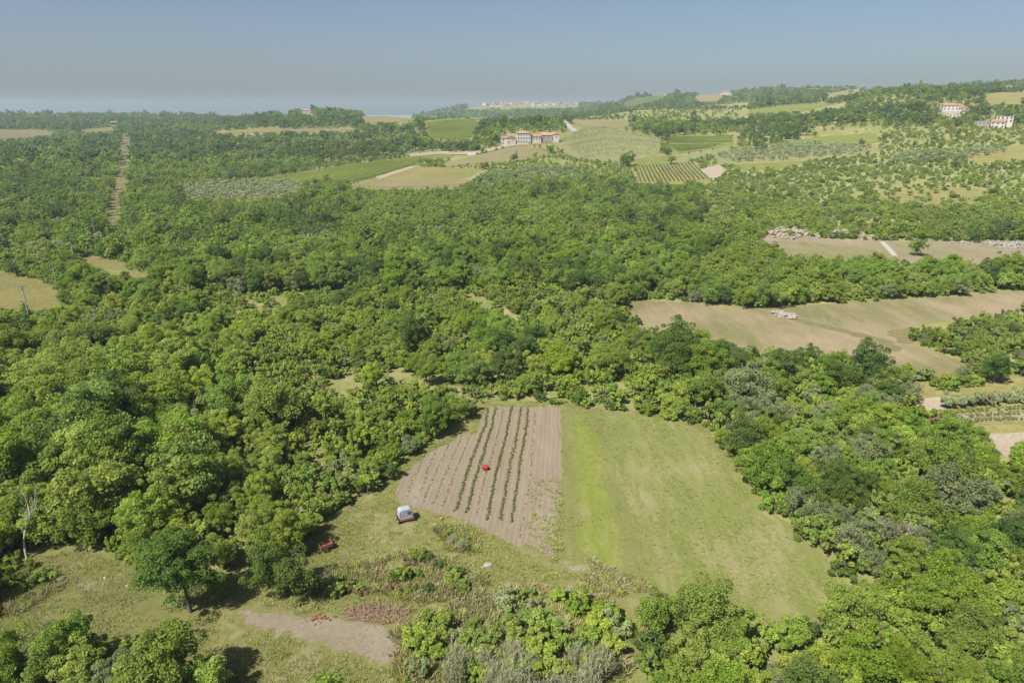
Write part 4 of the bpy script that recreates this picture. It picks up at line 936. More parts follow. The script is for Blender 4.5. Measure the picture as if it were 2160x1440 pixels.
# dense rows of the long and twin vineyards
def row_mass(name, pix, ang, sp, label):
    wp = world_poly(pix, 0); P2 = np.array(wp); c = P2.mean(0); L = np.ptp(P2, axis=0).max()
    u = np.array([math.cos(ang), math.sin(ang)]); w_ = np.array([-u[1], u[0]])
    S1, S2 = np.meshgrid(np.arange(-L, L, 1.9), np.arange(-L, L, sp))
    A = c + S1.ravel()[:, None]*u + S2.ravel()[:, None]*w_; k = inside(wp, A[:, 0], A[:, 1]); A = A[k]
    z = zfun(A[:, 0], A[:, 1]) + .2
    rg = np.random.default_rng(5); C = rg.normal(size=(7, 3))*np.array([.7, .2, .3]) + np.array([0, 0, .9])
    V, F, t = leaf_arrays(C, np.full(7, .55), 12, .5, rg); m = crown_mesh('vine', V, t, 'leaf_vine_far')
    print(name, len(A))
    scatter(name, [m], np.column_stack([A, z]), np.zeros(len(A), int), ang + rng.normal(size=len(A))*.1, rng.uniform(.8, 1.2, len(A)), label, 'vines')
leaf_mat('leaf_vine_far', (.21, .26, .055), (.33, .38, .10), var=.06)
row_mass('long_vineyard_vines', [(540,378),(700,356),(880,331),(900,336),(868,350),(790,374),(740,385),(650,388)], R(40), 3.0, 'dense green rows of the long bright vineyard beyond the forest')
row_mass('twin_vineyard_vines', [(1400,291),(1545,287),(1543,301),(1410,303)], R(4), 3.0, 'upper dense plot of the twin green vineyard')
row_mass('twin_vineyard_vines', [(1412,307),(1520,305),(1495,313),(1432,321)], R(4), 3.0, 'lower dense plot of the twin green vineyard')
row_mass('upper_vineyard_vines', [(902,260),(1000,254),(1006,270),(998,290),(960,295),(908,292)], R(15), 4.0, 'green vineyard on the slope behind the big tree clump')

# ------------------------------------------------------------------ box and mesh helpers
class MB:
    def __init__(s): s.v = []; s.f = []
    def box(s, x0, x1, y0, y1, z0, z1):
        o = len(s.v); s.v += [(x0,y0,z0),(x1,y0,z0),(x1,y1,z0),(x0,y1,z0),(x0,y0,z1),(x1,y0,z1),(x1,y1,z1),(x0,y1,z1)]
        s.f += [tuple(o+i for i in q) for q in ((0,3,2,1),(4,5,6,7),(0,1,5,4),(1,2,6,5),(2,3,7,6),(3,0,4,7))]; return s
    def add(s, V, F):
        o = len(s.v); s.v += [tuple(p) for p in V]; s.f += [tuple(i+o for i in f) for f in F]; return s
    def tube(s, path, radii, seg=8): return s.add(*tube(path, radii, seg))
    def cyl(s, c, axis, r, w, seg=16):
        a = Vector(axis).normalized()*w/2; c = Vector(c)
        u = a.orthogonal().normalized(); t = a.cross(u).normalized(); V = []
        for q in (-1, 1):
            for k in range(seg):
                an = 2*math.pi*k/seg; V.append(c + a*q + (u*math.cos(an) + t*math.sin(an))*r)
        F = [(k, (k+1) % seg, (k+1) % seg+seg, k+seg) for k in range(seg)] + [tuple(range(seg))[::-1], tuple(range(seg, 2*seg))]
        return s.add(V, F)
    def build(s, name, mat, parent=None, bevel=0, seg=2):
        o = mesh_obj(name, s.v, s.f, mat, parent)
        if bevel:
            bm = bmesh.new(); bm.from_mesh(o.data)
            bmesh.ops.bevel(bm, geom=list(bm.edges), offset=bevel, segments=seg, affect='EDGES', profile=.6); bm.to_mesh(o.data); bm.free()
        return o
for nm, c, r_ in (('trailer_panel', (.33, .36, .41), .45), ('rubber', (.03, .03, .03), .9), ('rusty_red', (.24, .085, .06), .8), ('red_plastic', (.30, .035, .026), .5), ('red_light', (.34, .07, .045), .5), ('dark_metal', (.06, .06, .06), .6),
                  ('rim_metal', (.50, .50, .48), .5), ('dark_gap', (.10, .11, .12), .7), ('white_wall', (.52, .485, .45), .9), ('pinkish_wall', (.50, .44, .40), .9), ('stone_wall', (.30, .265, .22), .95), ('roof_tile', (.31, .18, .135), .9),
                  ('roof_orange', (.31, .18, .13), .9), ('roof_pale', (.34, .22, .165), .9), ('window_glass', (.05, .06, .07), .3), ('window_frame', (.45, .42, .38), .7), ('door_wood', (.16, .11, .07), .8), ('shutter', (.30, .34, .30), .7),
                  ('rock', (.30, .28, .245), .95), ('stone_dull', (.30, .265, .21), .95), ('rock_ochre', (.28, .24, .185), .95), ('pole_wood', (.36, .33, .29), .9), ('ceramic', (.5, .5, .48), .5), ('brick_red', (.25, .115, .075), .9), ('brush_wood', (.28, .19, .135), .95), ('cut_stone', (.28, .275, .265), .9), ('orange_plastic', (.55, .22, .06), .6)):
    plain_mat(nm, c, r_, .14, 2.5)

# ------------------------------------------------------------------ the wheeled box trailer
p = at3(858, 1101); t = empty('trailer', p, R(24))
tag(t, 'pale grey wheeled box trailer parked on grass at the lower left corner of the plot', 'trailer')
# body: a box with sloped upper corners, drawn as a section and pushed back
sec = [(-.92,.55),(.92,.55),(.97,1.35),(.93,1.62),(.76,1.82),(.45,1.92),(-.45,1.93),(-.76,1.86),(-.93,1.66),(-.97,1.35)]
n = len(sec); mb = MB(); V = [(x, 0, z_) for x, z_ in sec] + [(x*.98, 1.2, z_*.985+.008) for x, z_ in sec]
mb.add(V, [tuple(range(n)), tuple(range(2*n-1, n-1, -1))] + [(k, k+n, (k+1) % n+n, (k+1) % n) for k in range(n)])
body = mb.build('body', 'trailer_panel', t, .03)
for q in (-.97, .97):
    MB().box(q-.02, q+.02, .08, 1.12, .9, .98).build('side_rail', 'rim_metal', body)
for k in range(3):
    MB().box(.18+k*.17, .27+k*.17, -.035, -.004, 1.15, 1.62).build('vent', 'dark_gap', body)
MB().box(.68, .90, -.035, -.004, 1.33, 1.42).build('latch', 'dark_gap', body)
MB().box(-.85, .85, -.03, -.003, .62, .68).box(-.9, -.86, -.03, -.003, .6, 1.7).build('door_seam', 'rim_metal', body)
ch = MB().box(-.98, .98, -.16, -.02, .40, .52).build('rear_beam', 'rusty_red', t, .015)
for q in (-.75, .75): MB().box(q-.11, q+.11, -.195, -.162, .415, .505).build('tail_lamp', 'red_light', ch)
MB().box(-.86, -.74, -.02, 1.35, .38, .54).box(.74, .86, -.02, 1.35, .38, .54).box(-.74, .74, .55, .67, .40, .52).build('chassis', 'dark_metal', t)
MB().tube([(-.8, 1.35, .46), (0, 2.3, .48), (.8, 1.35, .46)], [.05]*3).build('drawbar', 'rusty_red', t)
for y_ in (.12, 1.08):
    for q in (-1.06, 1.06):
        w_ = MB().cyl((q, y_, .36), (1, 0, 0), .36, .22, 20).build('wheel', 'rubber', t, .03)
        MB().cyl((q + math.copysign(.112, q), y_, .36), (1, 0, 0), .21, .03, 16).build('rim', 'rim_metal', w_)
        MB().cyl((q + math.copysign(.135, q), y_, .36), (1, 0, 0), .07, .03, 10).build('hub', 'rusty_red', w_)

# ------------------------------------------------------------------ red tub on the plot
p = at3(1024, 991); t = empty('red_bin', p, R(-25)); tag(t, 'red bin with a lid standing between the vine rows of the ploughed plot', 'bin')
def taper(r0, r1, z0, z1, sides, squish=.8):
    V = []; 
    for r_, z_ in ((r0, z0), (r1, z1)):
        for k in range(sides):
            an = 2*math.pi*(k+.5)/sides; V.append((math.cos(an)*r_, math.sin(an)*r_*squish, z_))
    return V, [(k, (k+1) % sides, (k+1) % sides+sides, k+sides) for k in range(sides)] + [tuple(range(sides))[::-1], tuple(range(sides, 2*sides))]
MB().add(*taper(.47, .55, 0, .62, 6)).build('body', 'red_plastic', t, .03)
MB().add(*taper(.60, .60, .622, .69, 6)).build('rim', 'red_light', t, .015)
MB().add(*taper(.56, .40, .692, .80, 6)).build('lid', 'red_plastic', t, .02)
MB().box(.10, .18, -.53, -.47, .02, .60).build('rib', 'red_light', t, .01)
# ------------------------------------------------------------------ red cart half hidden by the dark tree
p = at3(688, 1160); t = empty('handcart', p, R(35)); tag(t, 'rusty red farm cart half hidden beside the dark lone tree', 'cart')
MB().box(-.8, .8, -.5, .5, .62, .68).box(-.8, -.75, -.5, .5, .68, 1.05).box(.75, .8, -.5, .5, .68, 1.05).box(-.75, .75, -.5, -.46, .68, 1.05).box(-.75, .75, .46, .5, .68, 1.05).build('tray', 'rusty_red', t, .01)
MB().box(-.6, .6, -.3, -.22, .5, .615).box(-.6, .6, .22, .3, .5, .615).build('frame', 'dark_metal', t)
MB().tube([(.8, -.3, .6), (1.5, 0, .55)], [.03, .03]).tube([(.8, .3, .6), (1.5, 0, .55)], [.03, .03]).build('drawbar', 'dark_metal', t)
for q in (-.62, .62):
    w_ = MB().cyl((-.1, q, .36), (0, 1, 0), .36, .14, 18).build('wheel', 'rubber', t); MB().cyl((-.1, q+math.copysign(.075, q), .36), (0, 1, 0), .2, .02, 14).build('rim', 'red_light', w_)

# ------------------------------------------------------------------ rocks, heaps, brush
def rock_mesh(seed, s, flat=.6):
    rg = random.Random(seed); bm = bmesh.new(); bmesh.ops.create_icosphere(bm, subdivisions=2, radius=1)
    ax = [Vector((rg.gauss(0,1), rg.gauss(0,1), rg.gauss(0,1))).normalized() for _ in range(7)]; cut = [rg.uniform(.55, .9) for _ in ax]
    for v_ in bm.verts:
        for a, c in zip(ax, cut):
            d = v_.co.dot(a)
            if d > c: v_.co -= a*(d-c)
        v_.co = Vector((v_.co.x*s, v_.co.y*s*.8, v_.co.z*s*flat))
    me = bpy.data.meshes.new('rock'); bm.to_mesh(me); bm.free(); me.materials.append(MATS['rock']); return me
ROCKS = [rock_mesh(k, 1.0, .45+.1*(k % 3)) for k in range(5)]
RK = [(918,1106,.42,'largest pale rock beside the lower left end of the plot'), (926,1110,.3,'pale rock touching the largest one beside the plot'), (940,1103,.22,'small pale rock right of the pair beside the plot'), (960,1099,.28,'flat pale rock at the plot edge above the tall grass'), (969,1098,.2,'small pale stone at the end of the plot edge above the tall grass'),
      (1030,1192,.75,'big flat grey boulder on the grass below the tall grass patch'), (1018,1196,.3,'small stone left of the big flat boulder'), (925,1203,.4,'upright pale rock on top of the brushy hump'), (985,1228,.55,'whitish rock at the right side of the brushy hump'),
      (742,1044,.22,'small pale stone on the grass left of the trailer'), (733,1048,.18,'lower small stone on the grass left of the trailer'), (700,1068,.24,'pale stone by the wood edge left of the trailer'), (210,1153,.35,'pale rock at the upper edge of the left grass clearing'), (130,1222,.6,'flat outcrop at the left of the grass clearing'), (222,1219,.4,'flat outcrop in the middle of the left grass clearing'), (268,1235,.3,'small outcrop at the right of the left grass clearing'), (1905,741,.55,'white boulder at the near side of the hay field'), (1893,752,.35,'smaller white stone on the hay field next to woods'), (700,1160,.22,'pale stone beside the red cart'), (1310,1013,.25,'reddish flat stone in the green meadow')]
for k, (a, b, s_, lab) in enumerate(RK):
    o = bpy.data.objects.new('rock', ROCKS[k % 5]); COL.objects.link(o); o.location = at3(a, b) + Vector((0, 0, s_*.1)); o.scale = (s_*.8,)*3; o.rotation_euler = (0, 0, k*1.3); tag(o, lab, 'rock', 'loose rocks')
def heap(name, pix, n, smin, smax, mat, label, cat):
    wp = world_poly(pix, 0); xs = [q[0] for q in wp]; ys = [q[1] for q in wp]; V, F = [], []
    c = 0; src = [(np.array([v_.co for v_ in m.vertices]), [tuple(q.vertices) for q in m.polygons]) for m in ROCKS]
    while c < n:
        x, y = random.uniform(min(xs), max(xs)), random.uniform(min(ys), max(ys))
        if not inside(wp, np.array([x]), np.array([y]))[0]: continue
        s_ = random.uniform(smin, smax); a, f = random.choice(src); an = random.uniform(0, 6.28)
        M = np.array([[math.cos(an), -math.sin(an), 0], [math.sin(an), math.cos(an), 0], [0, 0, 1]])*s_
        o = len(V); V += [tuple(q) for q in a @ M.T + np.array([x, y, float(zfun(x, y)) + random.uniform(0, s_*.7)])]; F += [tuple(i+o for i in q) for q in f]; c += 1
    c0 = np.mean(V, 0); ob = mesh_obj(name, np.array(V)-c0, F, mat); ob.location = c0; return tag(ob, label, cat, kind='stuff')
heap('rubble_heap', [(1625,659),(1650,657),(1680,666),(1678,674),(1655,672),(1630,665)], 90, .3, .8, 'rock', 'white rubble heap in the middle of the hay field', 'rubble')
heap('loose_stones', [(520,1292),(650,1300),(760,1310),(820,1350),(790,1390),(700,1365),(600,1335),(520,1312)], 320, .02, .075, 'stone_dull', 'small loose stones strewn over the bare soil at the bottom', 'stones')
heap('loose_stones', [(700,1150),(800,1140),(820,1165),(700,1172)], 120, .02, .07, 'stone_dull', 'small loose stones on the worn grass below the trailer', 'stones')
heap('rubble', [(1990,512),(2060,510),(2050,516),(1990,517)], 40, .25, .7, 'cut_stone', 'scattered pale rubble along the quarry floor', 'rubble')
heap('rubble', [(2070,514),(2200,508),(2200,526),(2110,524)], 150, .3, 1.0, 'cut_stone', 'pale heap of broken stone at the right end of the quarry', 'rubble')
heap('rubble', [(1630,500),(1700,498),(1700,503),(1635,505)], 30, .3, .8, 'rock_ochre', 'loose stones under the ochre quarry face', 'rubble')
for k, (a, b, lab) in enumerate([(1636,512,'pale squared stone block at the left end of the quarry'), (1672,506,'long pale stone slab beside the left quarry block'), (1853,532,'small white block near the lower end of the concrete track'), (2090,519,'bluish white stacked slab left of the stone heap'), (2118,524,'bluish slab in front of the stone heap'), (2140,519,'pale slab at the right of the stone heap')]):
    o = MB().box(-1.1, 1.1, -.5, .5, 0, .7+.25*(k % 2)).build('stone_block', 'cut_stone', None, .06); o.location = at3(a, b); o.rotation_euler = (0, 0, k*.7); tag(o, lab, 'stone block', 'stone blocks of the quarry')
# quarry face: ragged rock wall behind the strip
def scarp(pix, h0, h1, label):
    pts = walk(polyline(pix), 1.1); V, F = [], []; rows_ = 7
    o0 = at3(*pix[0])
    for k, q in enumerate(pts):
        hh = random.uniform(h0, h1)*(.4+.6*math.sin(math.pi*min(1, max(0, (k+1)/(len(pts)+1))))**.4)
        for r_ in range(rows_):
            f = r_/(rows_-1); V.append((q.x + random.uniform(-.3, .3), q.y + f*1.1 + random.uniform(-.55, .55)*(r_ > 0), float(zfun(q.x, q.y)) - .3 + hh*f))
    for k in range(len(pts)-1):
        for r_ in range(rows_-1): a = k*rows_+r_; F.append((a, a+rows_, a+rows_+1, a+1))
    # top ledge running back into the slope
    n0 = len(V)
    for k, q in enumerate(pts): x, y, z_ = V[k*rows_+rows_-1]; V.append((x, y+3.0, float(zfun(x, y+3.0)) - .2 if float(zfun(x, y+3)) > z_ else z_-.2))
    for k in range(len(pts)-1): F.append((k*rows_+rows_-1, (k+1)*rows_+rows_-1, n0+k+1, n0+k))
    o = mesh_obj('quarry_face', np.array(V)-np.array(o0), F, 'rock_ochre'); o.location = o0; return tag(o, label, 'rock face')
scarp([(1618,499),(1660,497),(1700,500),(1735,504)], 2.2, 4.2, 'ochre rock face along the left half of the quarry')
scarp([(1752,503),(1790,502),(1830,506),(1860,508)], 2.2, 4.4, 'broken ochre rock face behind the middle of the quarry')
scarp([(1925,508),(1960,508),(1990,510)], .6, 1.4, 'low pale rock ledge right of the concrete track')
# brushwood: cut branches piled on the ground
def brush(pix, n, label, L=1.6, mat='brush_wood'):
    wp = world_poly(pix, 0); xs = [q[0] for q in wp]; ys = [q[1] for q in wp]; mb = MB(); c = 0; cx, cy_ = np.mean(xs), np.mean(ys)
    while c < n:
        x, y = random.uniform(min(xs), max(xs)), random.uniform(min(ys), max(ys))
        if not inside(wp, np.array([x]), np.array([y]))[0]: continue
        an = random.uniform(0, 3.14); l = random.uniform(.4, 1)*L; z0 = float(zfun(x, y)) + random.uniform(.03, .35)
        d = Vector((math.cos(an), math.sin(an), random.uniform(-.15, .3)))*l; r_ = random.uniform(.015, .05)
        mb.tube([Vector((x-cx, y-cy_, z0)), Vector((x-cx, y-cy_, z0)) + d*.5 + Vector((0, 0, .06)), Vector((x-cx, y-cy_, z0)) + d], [r_, r_*.8, r_*.4], 4); c += 1
    o = mb.build('brushwood', mat); o.location = (cx, cy_, 0); return tag(o, label, 'brushwood', kind='stuff')
brush([(725,1290),(790,1278),(860,1290),(870,1315),(800,1320),(740,1310)], 260, 'brown cut brushwood spread between bare soil and shrubs', 1.8)
brush([(1345,1290),(1385,1285),(1395,1315),(1350,1325)], 120, 'dark brown brush in the pit beside the low green tree', 1.3)
brush([(790,1200),(920,1190),(990,1225),(960,1255),(820,1240)], 160, 'dry brown stalks among the shrubs of the hump', 1.0)
brush([(1520,905),(1580,925),(1570,955),(1520,935)], 130, 'bleached dry branches at the upper right corner of the meadow', 1.8, 'dead_wood')
# red bricks scattered beside the bare soil
t = empty('brick_pile', at3(674, 1305)); tag(t, 'small low pile of red bricks on the bare soil below the dark lone tree', 'bricks')
bk_ = MB().box(-.13, .13, -.06, .06, 0, .07).build('brick', 'brick_red', t); bm_ = bk_.data
for k in range(30):
    o = bk_ if k == 0 else bpy.data.objects.new('brick', bm_)
    if k: COL.objects.link(o); o.parent = t
    o.location = (random.gauss(0, .55), random.gauss(0, .4), .02 + .07*(k % 3)); o.rotation_euler = (random.uniform(-.2, .2), random.uniform(-.2, .2), random.uniform(0, 3))
t = empty('bucket', at3(931, 1096)); tag(t, 'small orange bucket lying by the pale rocks at the plot corner', 'bucket')
MB().add(*taper(.16, .21, 0, .34, 14, 1)).build('body', 'orange_plastic', t); MB().tube([(-.21, 0, .33), (-.12, .05, .47), (.12, .05, .47), (.21, 0, .33)], [.012]*4, 5).build('handle', 'dark_metal', t)

# ------------------------------------------------------------------ dead trees and bare trunks
def bare_tree(pix, h, seed, label, lean=(0, 0), spread=.45, mat='dead_wood', r0=.14):
    rg = random.Random(seed); tb = []; lim = []
    def grow(p0, d, l, r_, lev, out):
        pts = [p0]; rad = [r_]; dd = d.copy()
        for k in range(4):
            dd = (dd + Vector((rg.gauss(0, .16), rg.gauss(0, .16), rg.gauss(.03, .06)))).normalized(); pts.append(pts[-1] + dd*l/4); rad.append(r_*(1-.19*(k+1)))
        out.append(tube(pts, rad, 6 if lev < 2 else 4))
        if lev < 3:
            for k in range(4 if lev == 0 else 3):
                b = pts[rg.choice((1, 2, 3, 4)) if lev else rg.choice((2, 3, 4))]; nd = (dd*(.75) + Vector((rg.gauss(0, spread), rg.gauss(0, spread), rg.uniform(.05, .5)))).normalized()
                grow(b, nd, l*rg.uniform(.45, .7), r_*.5, lev+1, lim)
    grow(Vector((0, 0, -.3)), Vector((lean[0], lean[1], 1)).normalized(), h*.55, r0, 0, tb)
    t = empty('dead_tree', at3(*pix), rg.uniform(0, .4)); tag(t, label, 'dead tree', 'dead and bare trees')
    for nm, tt in (('trunk', tb), ('branches', lim)):
        c = bpy.data.objects.new(nm, wood_mesh(nm, tt, mat)); COL.objects.link(c); c.parent = t
bare_tree((58,1180), 10.5, 3, 'bare pale trunk leaning left at the left border above the clearing', (-.18, 0), .32, r0=.18)
bare_tree((402,945), 9.5, 4, 'leafless grey tree standing in the middle of the left wood', (0, 0), .3)
bare_tree((1905,1165), 8.0, 5, 'branching white dead tree in the wood right of the meadow', (-.1, 0), .55)
bare_tree((1925,1160), 5.5, 6, 'shorter dead tree directly right of the branching white one', (.1, 0), .6)
bare_tree((1785,985), 6.5, 7, 'grey dead crown at the top of the right wood', (.05, 0), .6)
bare_tree((2060,1240), 6.0, 8, 'thin bleached dead tree near the right border', (.1, 0), .5)
bare_tree((198,712), 8.5, 9, 'half bare tree with pale limbs at the upper left', (0, 0), .4)
bare_tree((285,722), 7.5, 10, 'second half bare pale tree at the upper left', (0, 0), .4)
bare_tree((255,960), 8, 12, 'pale bare limbs in the shade of the huge dark tree', (.2, 0), .6)
bare_tree((1275,672), 4.0, 14, 'small bare shrubby tree at the left tip of the hay field', (0, 0), .6)

# ------------------------------------------------------------------ reeds at the bottom of the picture
def reed_mesh(seed):
    rg = np.random.default_rng(seed); V, t = [], []
    for _ in range(46):
        a = rg.uniform(0, 6.28); r_ = .75*rg.random()**.5; b = np.array([math.cos(a)*r_, math.sin(a)*r_, 0]); h = rg.uniform(1.6, 2.9); tip = b + np.array([rg.normal()*.25, rg.normal()*.25, h])
        s = np.array([-math.sin(a), math.cos(a), 0])*.03; V += [b-s, b+s, tip+s*.6, tip-s*.6]; t += [rg.random()*.5]*4
        for q in range(7):                                   # leaves on the stalk, plume on top
            f = rg.uniform(.35, 1.0); p0 = b + (tip-b)*f; an = rg.uniform(0, 6.28); d = np.array([math.cos(an), math.sin(an), rg.uniform(.3, 1.2)]); d = d/np.linalg.norm(d)*rg.uniform(.35, .6); w_ = np.cross(d, [0, 0, 1]); w_ = w_/np.linalg.norm(w_)*.035
            V += [p0-w_, p0+w_, p0+d+w_*.3, p0+d-w_*.3]; t += [rg.uniform(.3, 1.)]*4
    return crown_mesh('reed_clump', np.array(V), np.array(t), 'leaf_reed')
REED = [reed_mesh(k) for k in range(4)]
RP = []
while len(RP) < 46:
    a, b = random.uniform(945, 1275), random.uniform(1405, 1500)
    if not (1120 < a < 1180 and b < 1440): RP.append((a, b))
for k, (a, b) in enumerate(sorted(RP)):
    o = bpy.data.objects.new('reed_clump', REED[k % 4]); COL.objects.link(o); o.location = at3(a, b); o.rotation_euler = (0, 0, k*1.1); s_ = random.uniform(.75, 1.2); o.scale = (s_, s_, s_*random.uniform(.9, 1.15))
    tag(o, '%s pale feathery reed clump from the left at the bottom middle' % (ORD[k] if k < len(ORD) else 'forty-' + ORD[k-len(ORD)] if k > len(ORD) else 'fortieth'), 'reeds', 'reed clumps at the bottom middle')
for k, (a, b, lab) in enumerate([(735,1500,'lone pale reed clump on the grass at the bottom, left of the thicket'), (955,1150,'pale reed clump in the tall grass patch beside the plot'), (975,1160,'second reed clump, at the lower right of the tall grass patch')]):
    o = bpy.data.objects.new('reed_clump', REED[k]); COL.objects.link(o); o.location = at3(a, b); o.scale = (.7, .7, .55); tag(o, lab, 'reeds', 'stray reed clumps')

# ------------------------------------------------------------------ power poles
def pole(pix, h, label):
    p = at3(*pix); t = empty('utility_pole', p, -math.atan2(p.x, p.y) + .3); tag(t, label, 'utility pole', 'wooden utility poles')
    MB().tube([(0, 0, -.5), (0, 0, h)], [.17, .11], 10).build('post', 'pole_wood', t)
    arm = MB().box(-.9, .9, -.06, .06, h-.55, h-.43).build('crossarm', 'pole_wood', t)
    for q in (-.8, 0.0, .8): MB().cyl((q, 0, h-.35 if q else h+.08), (0, 0, 1), .06, .18, 8).build('insulator', 'ceramic', arm)
for pix, h, lab in [((66,690),11,'tall pole at the upper left, leaning above the dark trees'), ((124,622),10,'pole at the edge of the upper slope field'), ((160,565),10,'pole between bushes above the slope fields'), ((183,535),10,'pole on the left of the pair near the dark bush'), ((204,515),11,'double-headed looking pole below the cleared strip'), ((242,418),10,'farthest left-hand pole, in the cleared strip'), ((265,322),10,'distant pole at the top of the cleared strip'),
                    ((2064,268),9,'pole between the two hillside houses at right')]:
    pole(pix, h, lab)

# ------------------------------------------------------------------ buildings
def roof_mesh(kind, w, d, z0, rise, ov=.45, th_=.22):
    a, b = w/2+ov, d/2+ov; mb = MB()
    e = [(-a,-b,z0),(a,-b,z0),(a,b,z0),(-a,b,z0)]; u = [(x,y,z-th_) for x, y, z in e]
    if kind == 'hip': rd = [(-max(a-b, .3), 0, z0+rise), (max(a-b, .3), 0, z0+rise)]; F = [(0,1,5,4),(1,2,5),(2,3,4,5),(3,0,4)]
    elif kind == 'gable': rd = [(-a, 0, z0+rise), (a, 0, z0+rise)]; F = [(0,1,5,4),(1,2,5),(2,3,4,5),(3,0,4)]
    elif kind == 'front': rd = [(0, -b, z0+rise), (0, b, z0+rise)]; F = [(0,1,4),(1,2,5,4),(2,3,5),(3,0,4,5)]
    else: mb.box(-a+ov-.12, a-ov+.12, -b+ov-.12, b-ov+.12, z0-.05, z0+.35); return mb
    mb.add(e + rd + u, F + [(0,6,7,1),(1,7,8,2),(2,8,9,3),(3,9,6,0),(6,9,8,7)]); return mb
def window_pair(parent, cx, cz, w, h, yf, side=None, shut=False):
    """a framed window on the front (yf) or on a side wall (side = x of that wall)"""
    def put(mb, x0, x1, z0, z1, p0, p1):
        if side is None: mb.box(x0, x1, yf-p1, yf-p0, z0, z1)
        else:
            s_ = math.copysign(1, side); mb.box(min(side+s_*p0, side+s_*p1), max(side+s_*p0, side+s_*p1), x0, x1, z0, z1)
        return mb
    m = MB(); e = .12
    for q in ((cx-w/2-e, cx-w/2, cz-h/2-e, cz+h/2+e), (cx+w/2, cx+w/2+e, cz-h/2-e, cz+h/2+e), (cx-w/2, cx+w/2, cz+h/2, cz+h/2+e), (cx-w/2, cx+w/2, cz-h/2-e, cz-h/2)): put(m, *q, .005, .10)
    o = m.build('window', 'window_frame', parent)
    put(MB(), cx-w/2+.005, cx+w/2-.005, cz-h/2+.005, cz+h/2-.005, .006, .03).build('pane', 'window_glass', o)
    if shut:
        for s2 in (-1, 1):
            c2 = cx + s2*(w/2+e+w*.26); put(MB(), c2-w*.24, c2+w*.24, cz-h/2, cz+h/2, .006, .06).build('shutter', 'shutter', o)
def house(name, pix, w, d, h, roof, rise, wall, tile, label, yaw=0.0, wins=((3, 2),), door=None, chim=0, group=None, at_xyz=None, ww=1.0, wh=1.4, sidew=0, shut=False, base=2.0):
    p = at_xyz or at3(*pix); t = empty(name, p, -math.atan2(p.x, p.y) + yaw); tag(t, label, 'house', group)
    wl_ = MB().box(-w/2, w/2, -d/2, d/2, -base, h)
    if roof == 'gable': wl_.add([(-w/2,-d/2,h),(-w/2,d/2,h),(-w/2,0,h+rise*.93),(w/2,-d/2,h),(w/2,d/2,h),(w/2,0,h+rise*.93)], [(0,2,1),(3,4,5),(0,3,5,2),(1,2,5,4)])
    if roof == 'front': wl_.add([(-w/2,-d/2,h),(w/2,-d/2,h),(0,-d/2,h+rise*.93),(-w/2,d/2,h),(w/2,d/2,h),(0,d/2,h+rise*.93)], [(0,1,2),(3,5,4),(0,2,5,3),(1,4,5,2)])
    wl_.build('wall', wall, t)
    rf = roof_mesh(roof, w, d, h+.02, rise).build('roof', tile, t)
    for k in range(chim):
        x = -w*.25 + k*w*.4; MB().box(x-.3, x+.3, -.3, .3, h+rise*.5, h+rise+.9).build('chimney', wall, rf)
    nc, nrw = wins[0]
    for r_ in range(nrw):
        for c in range(nc):
            if door is not None and r_ == 0 and c == door: continue
            window_pair(t, -w/2 + w*(c+.5)/nc, h*(r_+.55)/nrw, ww, wh, -d/2, shut=shut)
        for c in range(sidew): 
            for sd_ in (-w/2, w/2): window_pair(t, -d/2 + d*(c+.5)/sidew, h*(r_+.55)/nrw, ww, wh, 0, side=sd_)
    if door is not None:
        x = -w/2 + w*(door+.5)/nc; dr = MB().box(x-.6, x+.6, -d/2-.06, -d/2-.005, -.1, 2.2).build('door', 'door_wood', t); MB().box(x+.38, x+.46, -d/2-.11, -d/2-.062, 1.0, 1.08).build('handle', 'rim_metal', dr)
    return t
def rel(pix, dx, dy, dz=0):
    p = at3(*pix); t = -math.atan2(p.x, p.y); q = Vector((p.x + dx*math.cos(t) - dy*math.sin(t), p.y + dx*math.sin(t) + dy*math.cos(t), 0)); q.z = float(zfun(q.x, q.y)) + dz; return q
V0 = (1104, 303); VG = 'villa buildings on the far slope'
house('villa', V0, 13.4, 11, 10.2, 'hip', 2.4, 'white_wall', 'roof_pale', 'tall white three-storey villa with hipped red roof on the far slope', .12, ((5, 3),), 4, 1, VG, ww=1.0, wh=1.7, sidew=3)
house('annex', V0, 9.0, 8, 5.2, 'front', 2.2, 'pinkish_wall', 'roof_tile', 'low pink annex with gabled roof just left of the white villa', .12, ((2, 1),), 0, 0, VG, at_xyz=rel(V0, -12.8, -1, 1.5))
house('annex', V0, 7.0, 8, 6.2, 'gable', 1.8, 'white_wall', 'roof_tile', 'narrow white house with red roof at the far left of the villa', .12, ((2, 2),), None, 0, VG, at_xyz=rel(V0, -19, 3, .5))
house('outbuilding', V0, 9.5, 7, 4.6, 'gable', 2.6, 'pinkish_wall', 'roof_tile', 'low wing with big red roof joined to the right of the white villa', .12, ((3, 1),), None, 0, VG, at_xyz=rel(V0, 12.6, 1, 1.6))
house('outbuilding', V0, 13, 8, 4.6, 'gable', 2.6, 'stone_wall', 'roof_pale', 'long pale-roofed barn to the right of the villa wing', .12, ((3, 1),), 2, 0, VG, at_xyz=rel(V0, 24.5, 4, 2.2))
house('outbuilding', V0, 5.5, 7, 5.4, 'front', 1.8, 'white_wall', 'roof_pale', 'small white gabled shed at the right end of the villa group', .12, ((1, 1),), None, 0, VG, at_xyz=rel(V0, 32.5, 2, 2.0))
H1 = (2010, 246); HG = 'houses on the right-hand hillside'
house('hillside_house', H1, 15, 9, 5.0, 'gable', 2.2, 'white_wall', 'roof_orange', 'white house with orange roof and chimneys on the right hillside', .15, ((4, 2),), None, 2, HG, at_xyz=rel(H1, -4, 6, 5.5), base=6)
